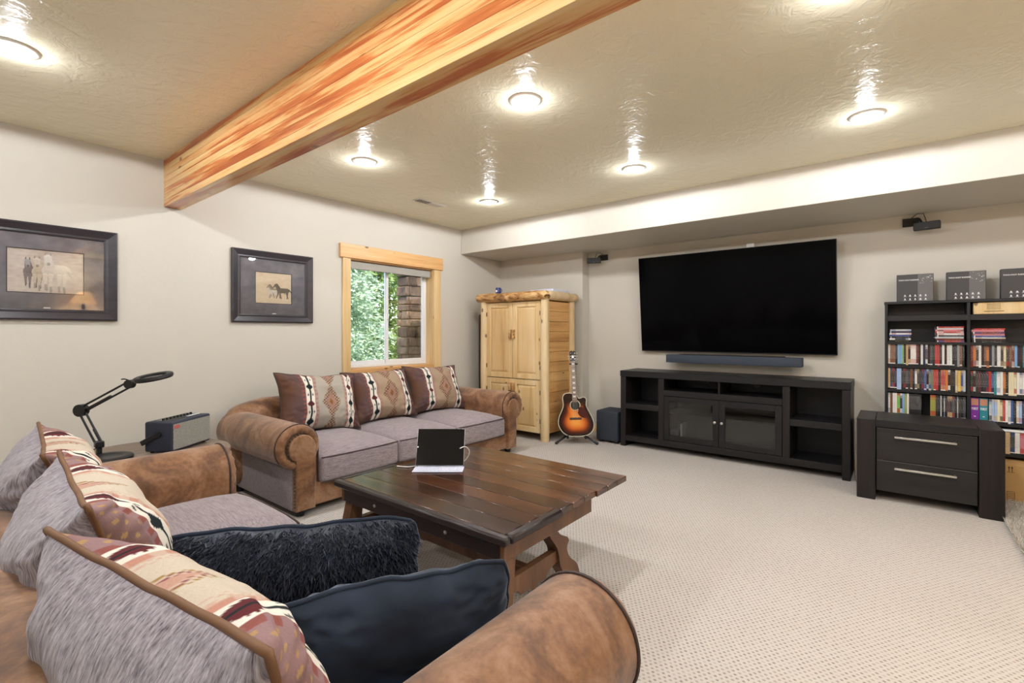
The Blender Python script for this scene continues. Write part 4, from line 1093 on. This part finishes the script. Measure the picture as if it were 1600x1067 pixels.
# radio cartons on top
for i, (ya, yb_, lab) in enumerate(((-.004, -.240, 'charcoal two-way radio carton at left end of bookcase top'), (-.318, -.548, 'charcoal two-way radio carton in the middle of bookcase top'), (-.628, -.860, 'charcoal two-way radio carton at right end of bookcase top'))):
    t = thing('radio_carton', lab, 'carton', (kx0+.05, (ya+yb_)/2, kh+.0005), (0, 0, 0), 'radio cartons on the bookcase')
    w_ = ya-yb_; xx = -.033; H_ = .225
    MB().box((-.032, -w_/2, 0), (.032, w_/2, H_), .002).build('carton_body', M['radio_box'], t)
    MB().box((xx, -w_/2+.004, .002), (-.0319, -w_/2+w_*.42, H_-.002)).build('grey_panel', M['print_grey'], t)
    B = Matrix.Translation((kx0+.05+xx-.0008, (ya+yb_)/2, kh)) @ Matrix.Rotation(R(-90), 4, 'Z') @ Matrix.Rotation(R(90), 4, 'X')
    text_obj('title', 'TWO-WAY RADIOS', .0146, M['print_white'], t, B @ Matrix.Translation((-w_/2+.012, H_-.052, 0)))
    for r_ in range(2):
        for k in range(5):
            yy = w_/2-.055-k*.033; zz = .046-r_*.03; m = MB(); s_ = rd.uniform(.0045, .007)
            m.box((xx-.0006, yy-s_, zz-.004), (xx+.0002, yy+s_, zz+.004)); m.box((xx-.0006, yy-.003, zz+.003), (xx+.0002, yy+.004, zz+.009)); m.box((xx-.0006, yy-.010, zz-.0085), (xx+.0002, yy+.010, zz-.007))
            m.build('icon', M['print_white'], t)
    m = MB()
    for k in range(16): a = rd.uniform(-w_/2+.01, -w_/2+w_*.36); b = rd.uniform(.14, .215); q = rd.uniform(.0008, .0025); m.box((xx-.0006, a-q, b-q), (xx+.0002, a+q, b+q))
    m.build('speckle_print', M['print_white'], t)

# ================================================================== SHAG RUG
rg = thing('shag_rug', 'thick grey-beige shag rug at the right edge of the floor', 'rug', (4.0, -1.3, 0))
RUG = NG('shag_wool'); rv_ = RUG.attr('Col'); RUG.set(rv_, .95)
MB().box((-1.0, -.70, 0), (.98, .725, .012), .004).build('rug_backing', plain('rug_base', lin(196, 186, 170), .95), rg)
rr_ = random.Random(9); V = []; F = []; C = []
for k in range(52000):
    x = rr_.uniform(-1.02, 1.0); y = .74-min(abs(rr_.gauss(0, .45)), rr_.uniform(0, 1.44))
    if y < -.7: continue
    p = Vector((x, y, .010)); d = Vector((rr_.gauss(0, .55), rr_.gauss(0, .55), 1)).normalized(); L = rr_.uniform(.02, .042)
    sd = d.cross(Vector((rr_.gauss(0, 1), rr_.gauss(0, 1), .1))).normalized()*.0028; i = len(V)
    V += [p-sd, p+sd, p+d*L]; F.append((i, i+1, i+2))
    c = mixc(lin(160, 150, 132)[:3], lin(244, 238, 228)[:3], rr_.random()); C += [c]*3
me = bpy.data.meshes.new('pile'); me.from_pydata([tuple(v) for v in V], [], F); vcol(me, 'Col', C)
link('pile', me, RUG.m, rg)['kind'] = 'stuff'

# ================================================================== PICTURES
def horse(cx, cz, s, col, kind, lean=1):
    """list of painted capsules (x0,z0,r0,x1,z1,r1,colour) in metres of the print"""
    L = []
    A = lambda *a: L.append(tuple(a))
    d = mixc(col, (.05, .04, .035), .45)
    if kind == 'front':      # trotting towards the viewer
        A(cx, cz, .34*s, cx+.42*s*lean, cz+.02*s, .30*s, col); A(cx-.05*s, cz+.1*s, .22*s, cx-.12*s, cz+.62*s, .15*s, col)
        A(cx-.12*s, cz+.66*s, .15*s, cx-.10*s, cz+.36*s, .10*s, mixc(col, (1, 1, 1), .25)); A(cx-.10*s, cz+.36*s, .07*s, cx-.10*s, cz+.34*s, .06*s, d)
        A(cx-.22*s, cz+.80*s, .03*s, cx-.2*s, cz+.9*s, .02*s, d); A(cx-.02*s, cz+.8*s, .03*s, cx-.03*s, cz+.9*s, .02*s, d)
        for dx, lf in ((-.22, .9), (-.02, 1.05), (.30, 1.0), (.50, 1.05)):
            A(cx+dx*s, cz-.2*s, .09*s, cx+dx*s*.92, cz-lf*.75*s, .045*s, col); A(cx+dx*s*.92, cz-lf*.75*s, .045*s, cx+dx*s*.95, cz-lf*s, .04*s, d)
        A(cx+.62*s, cz, .05*s, cx+.85*s, cz-.45*s, .02*s, mixc(col, d, .5))
    else:                    # running, side on, facing left
        A(cx-.25*s, cz, .20*s, cx+.35*s, cz+.02*s, .19*s, col); A(cx-.3*s, cz+.05*s, .15*s, cx-.55*s, cz+.42*s, .09*s, col)
        A(cx-.55*s, cz+.44*s, .085*s, cx-.72*s, cz+.24*s, .05*s, col); A(cx-.46*s, cz+.5*s, .05*s, cx-.26*s, cz+.22*s, .06*s, d)
        for dx, ex in ((-.34, -.5), (-.22, -.1), (.28, .45), (.40, .34)):
            A(cx+dx*s, cz-.1*s, .07*s, cx+(dx*.6+ex*.4)*s, cz-.38*s, .04*s, col); A(cx+(dx*.6+ex*.4)*s, cz-.38*s, .035*s, cx+ex*s, cz-.62*s, .028*s, d)
        A(cx+.52*s, cz+.08*s, .05*s, cx+.82*s, cz-.25*s, .03*s, d)
    return L
def picture(lab, xl, xr, zb, zt, pr, paint_fn):
    t = thing('framed_picture', lab, 'picture', ((xl+xr)/2, YW, zb), (0, 0, 0), 'framed horse photographs')
    fw = .072
    # moulded frame: four mitred rails
    prof = [(0, -.030), (.010, -.034), (.020, -.030), (.05, -.018), (.062, -.020), (fw, -.016), (fw, -.002), (0, -.002)]
    for side in range(4):
        V = []; F = []
        c = [(xl, zb), (xr, zb), (xr, zt), (xl, zt)]; inw = [(1, 1), (-1, 1), (-1, -1), (1, -1)]
        for e in (side, (side+1) % 4):
            for o_, y_ in prof: V.append((c[e][0]+inw[e][0]*o_, YW+y_, c[e][1]+inw[e][1]*o_))
        n = len(prof)
        for k in range(n): F.append((k, (k+1) % n, n+(k+1) % n, n+k))
        F += [tuple(range(n)), tuple(range(n, 2*n))]
        MB().add(V, F).build('frame_rail', M['frame'], t, w=True, ang=25)
    mb = MB(); x0, x1, z0, z1 = pr; a, b, c_, d_ = xl+fw-.004, xr-fw+.004, zb+fw-.004, zt-fw+.004
    mb.box((a, YW-.010, c_), (b, YW-.007, z0-.004)).box((a, YW-.010, z1+.004), (b, YW-.007, d_)).box((a, YW-.010, z0-.004), (x0-.004, YW-.007, z1+.004)).box((x1+.004, YW-.010, z0-.004), (b, YW-.007, z1+.004))
    mb.build('mat_board', M['mat'], t, w=True)
    mb = MB(); q = .006
    mb.box((x0-.005, YW-.0095, z0-.005), (x1+.005, YW-.006, z0+q-.005)).box((x0-.005, YW-.0095, z1-q+.005), (x1+.005, YW-.006, z1+.005)).box((x0-.005, YW-.0095, z0), (x0+q-.005, YW-.006, z1)).box((x1-q+.005, YW-.0095, z0), (x1+.005, YW-.006, z1))
    mb.build('mat_bevel', plain('dark_bevel', lin(44, 34, 36), .7), t, w=True)
    nx, nz = 170, 120; V = []; F = []; C = []
    for j in range(nz+1):
        for i in range(nx+1):
            V.append((x0+(x1-x0)*i/nx, YW-.0055, z0+(z1-z0)*j/nz)); C.append(paint_fn((x1-x0)*i/nx, (z1-z0)*j/nz, x1-x0, z1-z0))
    for j in range(nz):
        for i in range(nx): k = j*(nx+1)+i; F.append((k, k+1, k+nx+2, k+nx+1))
    p = MB().add(V, F).build('print', M['print'], t, w=True, recalc=False); vcol(p.data, 'Col', C)
    MB().box((a, YW-.0135, c_), (b, YW-.0115, d_)).build('glass_pane', M['pic_glass'], t, w=True)
    MB().box(((xl+xr)/2-.016, YW-.0112, zb+fw+.004), ((xl+xr)/2+.016, YW-.0101, zb+fw+.012)).build('title_plate', M['print_white'], t, w=True)
def painter(bg_lo, bg_hi, shapes, seed):
    def fn(x, z, w, h):
        nzv = noise.noise(Vector((x*30, z*70, seed)))*.5+noise.noise(Vector((x*9, z*16, seed+4)))*.5
        c = mixc(bg_lo, bg_hi, unit(.5+.7*nzv))
        if z < h*.22: c = mixc(c, bg_hi, .35+.4*noise.noise(Vector((x*60, z*60, seed+9))))
        for (x0, z0, r0, x1, z1, r1, col) in shapes:
            dx, dz = x1-x0, z1-z0; L2 = dx*dx+dz*dz+1e-9
            tt = unit(((x-x0)*dx+(z-z0)*dz)/L2); rr = r0+(r1-r0)*tt
            dd = math.hypot(x-x0-dx*tt, z-z0-dz*tt)
            if dd < rr:
                sh = .82+.3*((z-(z0+dz*tt))/rr)*.5+.10*noise.noise(Vector((x*120, z*120, 2)))
                c = tuple(unit(q*sh) for q in col[:3])
        return c
    return fn
WHT = lin(226, 214, 196)[:3]; GRY = lin(130, 118, 112)[:3]; CRM = lin(206, 188, 162)[:3]
sh1 = horse(.105, .135, .10, GRY, 'front', .4) + horse(.150, .135, .115, CRM, 'front', .5) + horse(.205, .145, .135, WHT, 'front', 1.0)
picture('large framed photograph of three horses running, at the left edge', .193, .923, 1.335, 1.966, (.375, .741, 1.514, 1.794), painter(lin(178, 160, 146)[:3], lin(212, 198, 182)[:3], sh1, 1))
sh2 = horse(.175, .115, .105, lin(168, 148, 122)[:3], 'side') + horse(.152, .105, .075, WHT, 'side') + horse(.240, .120, .115, lin(118, 104, 86)[:3], 'side')
picture('framed photograph of two horses running, beside the window', 1.686, 2.405, 1.343, 1.974, (1.885, 2.205, 1.515, 1.79), painter(lin(202, 178, 144)[:3], lin(222, 202, 170)[:3], sh2, 6))

# ================================================================== SIDE TABLE, LAMP, AMPLIFIER
stb = thing('side_table', 'round grey-brown side table in the corner between the sofas', 'side table', (.90, 3.60, 0))
MB().lathe([(.40, .478), (.445, .482), (.45, .49), (.45, .498), (.445, .505), (.001, .505)], 48).build('table_top', M['side_top'], stb)
MB().lathe([(.03, .478), (.035, .40), (.05, .25), (.035, .12), (.05, .06)], 20).build('pedestal', M['table_leg'], stb)
for k in range(3):
    a = R(90+120*k); MB().tube([(0, 0, .09), (.15*math.cos(a), .15*math.sin(a), .07), (.30*math.cos(a), .30*math.sin(a), .016)], [.025, .022, .016], 8).build('leg', M['table_leg'], stb)
ZT = .5055
ml = thing('magnifier_lamp', 'black swing-arm magnifier lamp on the round side table', 'desk lamp', (.715, 3.60, ZT))
BM = M['black_metal']
FW = Vector((.7808, .6247, 0)); RT = Vector((.6247, -.7808, 0))      # across and along the arm's swing plane
bs = MB().lathe([(.118, 0), (.122, .006), (.122, .018), (.112, .026), (.075, .026), (.068, .022), (.001, .022)], 36).build('base', M['black'], ml)
J0, J1, J2 = Vector((0.6966, 3.7071, 0.5865)), Vector((0.6299, 3.7905, 0.7886)), Vector((0.8109, 3.5642, 0.9449))
up = Vector((0, 0, 1))
def bars(a, b, off, name):
    for s in (-1, 1): MB().cyl(a+off*s, b+off*s, .0062, n=8).build(name, BM, ml, w=True)
o1 = RT*.020; o2 = (up*.9+RT*-.3).normalized()*.017
MB().cyl(J0-up*.075, J0+up*.01, .014, n=12).build('post', BM, ml, w=True)
MB().box(J0-Vector((.022, .022, .02)), J0+Vector((.022, .022, .02)), .005).build('base_joint', BM, ml, w=True)
bars(J0, J1, o1, 'lower_arm_bar'); bars(J1, J2, o2, 'upper_arm_bar')
MB().cyl(J1-FW*.018, J1+FW*.018, .036, n=18).build('elbow_joint', BM, ml, w=True)
MB().cyl(J2-FW*.016, J2+FW*.016, .026, n=18).build('head_joint', BM, ml, w=True)
for a, b, o in ((J0.lerp(J1, .05), J0.lerp(J1, .45), o1*.9), (J1.lerp(J2, .12), J1.lerp(J2, .60), -o2*.6)): MB().tube([a+o, b+o], .0085, 8).build('spring', BM, ml, w=True)
MB().tube([J2+up*.02, J2+up*.03-RT*.03, J2+up*.028-RT*.05], .004, 6).build('thumb_screw', BM, ml, w=True)
HC = Vector((0.8991, 3.454, 0.9869))
MB().cyl(J2, HC-RT*.09+up*-.005, .006, n=8).build('head_stem', M['nickel'], ml, w=True)
TH = Matrix.Translation(HC) @ Matrix.Rotation(R(38.66-90), 4, 'Z') @ Matrix.Rotation(R(-6), 4, 'Y') @ Matrix.Rotation(R(9), 4, 'X')
n = 40; prof = [(.066, -.010), (.094, -.013), (.100, -.004), (.098, .010), (.088, .014), (.066, .010)]; V = []; F = []
for k in range(n):
    q = 2*math.pi*k/n; V += [TH @ Vector((r*math.cos(q), r*math.sin(q), z)) for r, z in prof]
for k in range(n):
    for j in range(6): F.append((k*6+j, k*6+(j+1) % 6, ((k+1) % n)*6+(j+1) % 6, ((k+1) % n)*6+j))
hd_ = MB().add(V, F).build('lamp_ring', M['black'], ml, w=True)
MB().lathe([(.001, -.006), (.04, -.005), (.066, 0), (.04, .005), (.001, .006)], 32, TH).build('magnifier_lens', M['pic_glass'], hd_, w=True)
MB().tube(catmull([J0-up*.03, J0-RT*.03+up*-.03, J0-RT*.06-up*.07, J0-RT*.06-up*.125+FW*.02, J0-RT*.02-up*.155+FW*.10], 5, False), .003, 6).build('power_cord', M['black'], ml, w=True)

am = thing('guitar_amplifier', 'small black guitar amplifier with grey grille cloth on the side table', 'amplifier', (1.0, 3.48, ZT), (0, 0, R(36)))
MB().rbox((0, 0, .008), (.352, .178, .193), .012, 3, 3).build('cabinet', M['amp'], am)
MB().box((.010, -.002, .020), (.342, .003, .178), .001).build('grille', M['grille'], am)
MB().box((.014, -.004, .150), (.062, -.0015, .170), .001).build('badge', M['red'], am)
MB().box((.03, .05, .1925), (.32, .14, .196), .001).build('control_panel', plain('dark_panel', lin(48, 48, 52), .3), am)
for k in range(9): MB().cyl((.05+k*.03, .095, .195), (.05+k*.03, .095, .208), .008, n=10).build('knob', M['black'], am)
sp = MB().box((.20, .045, .196), (.31, .06, .199)).build('label_strip', M['print_white'], am)
def strap(x, sx):
    MB().cyl((x, .085, .118), (x+sx*.012, .085, .118), .017, n=16).build('handle_boss', M['black'], am)
    Mx = Matrix.Translation((x+sx*.006, .085, .118)) @ Matrix.Rotation(R(-28), 4, 'X')
    MB().box((-.004, -.004, -.016), (.004, .125, .016), .004).xf(Mx).build('handle_strap', M['black'], am)
strap(0, -1)
for a in (.03, .32):
    for b in (.03, .15): MB().cyl((a, b, 0), (a, b, .010), .012, n=10).build('foot', M['black'], am)

# ================================================================== MANTEL AND LAMP (seen only as a reflection in the large picture)
mt = thing('mantel', 'pale mantel shelf mirrored in the glass of the large picture', 'mantel', (1.9, YB, 0))
MB().box((-.75, 0, 1.56), (.75, .26, 1.63), .006).build('mantel_shelf', M['pine_h'], mt)
MB().box((-.65, 0, 0), (.65, .18, 1.56), .004).build('chimney_breast', M['wall'], mt)
tl_ = thing('table_lamp', 'lit table lamp with cream shade mirrored in the large picture', 'table lamp', (1.86, YB+.15, 1.63))
MB().lathe([(.07, 0), (.07, .015), (.02, .03), (.03, .08), (.015, .14), (.008, .20)], 20).build('lamp_base', M['table_dark'], tl_)
SHG = NG('cream_linen_shade'); trl = SHG.n('ShaderNodeBsdfTranslucent'); trl.inputs[0].default_value = lin(250, 226, 184)
SHG.set(lin(236, 214, 176), .8); smx = SHG.n('ShaderNodeMixShader'); smx.inputs[0].default_value = .7
SHG.nt.links.new(SHG.b.outputs[0], smx.inputs[1]); SHG.nt.links.new(trl.outputs[0], smx.inputs[2]); SHG.nt.links.new(smx.outputs[0], SHG.out.inputs[0])
SHM = SHG.m
bl = bpy.data.lights.new('bulb', 'POINT'); bl.energy = 80; bl.color = (1, .78, .50); bl.shadow_soft_size = .03
bo = bpy.data.objects.new('bulb', bl); COL.objects.link(bo); bo.parent = tl_; bo.location = (0, 0, .235)
V = []; n = 28
for r, z in ((.19, .12), (.085, .33)):
    for k in range(n): q = 2*math.pi*k/n; V.append((r*math.cos(q), r*math.sin(q), z))
MB().add(V, [(k, (k+1) % n, n+(k+1) % n, n+k) for k in range(n)]).build('lamp_shade', SHM, tl_)
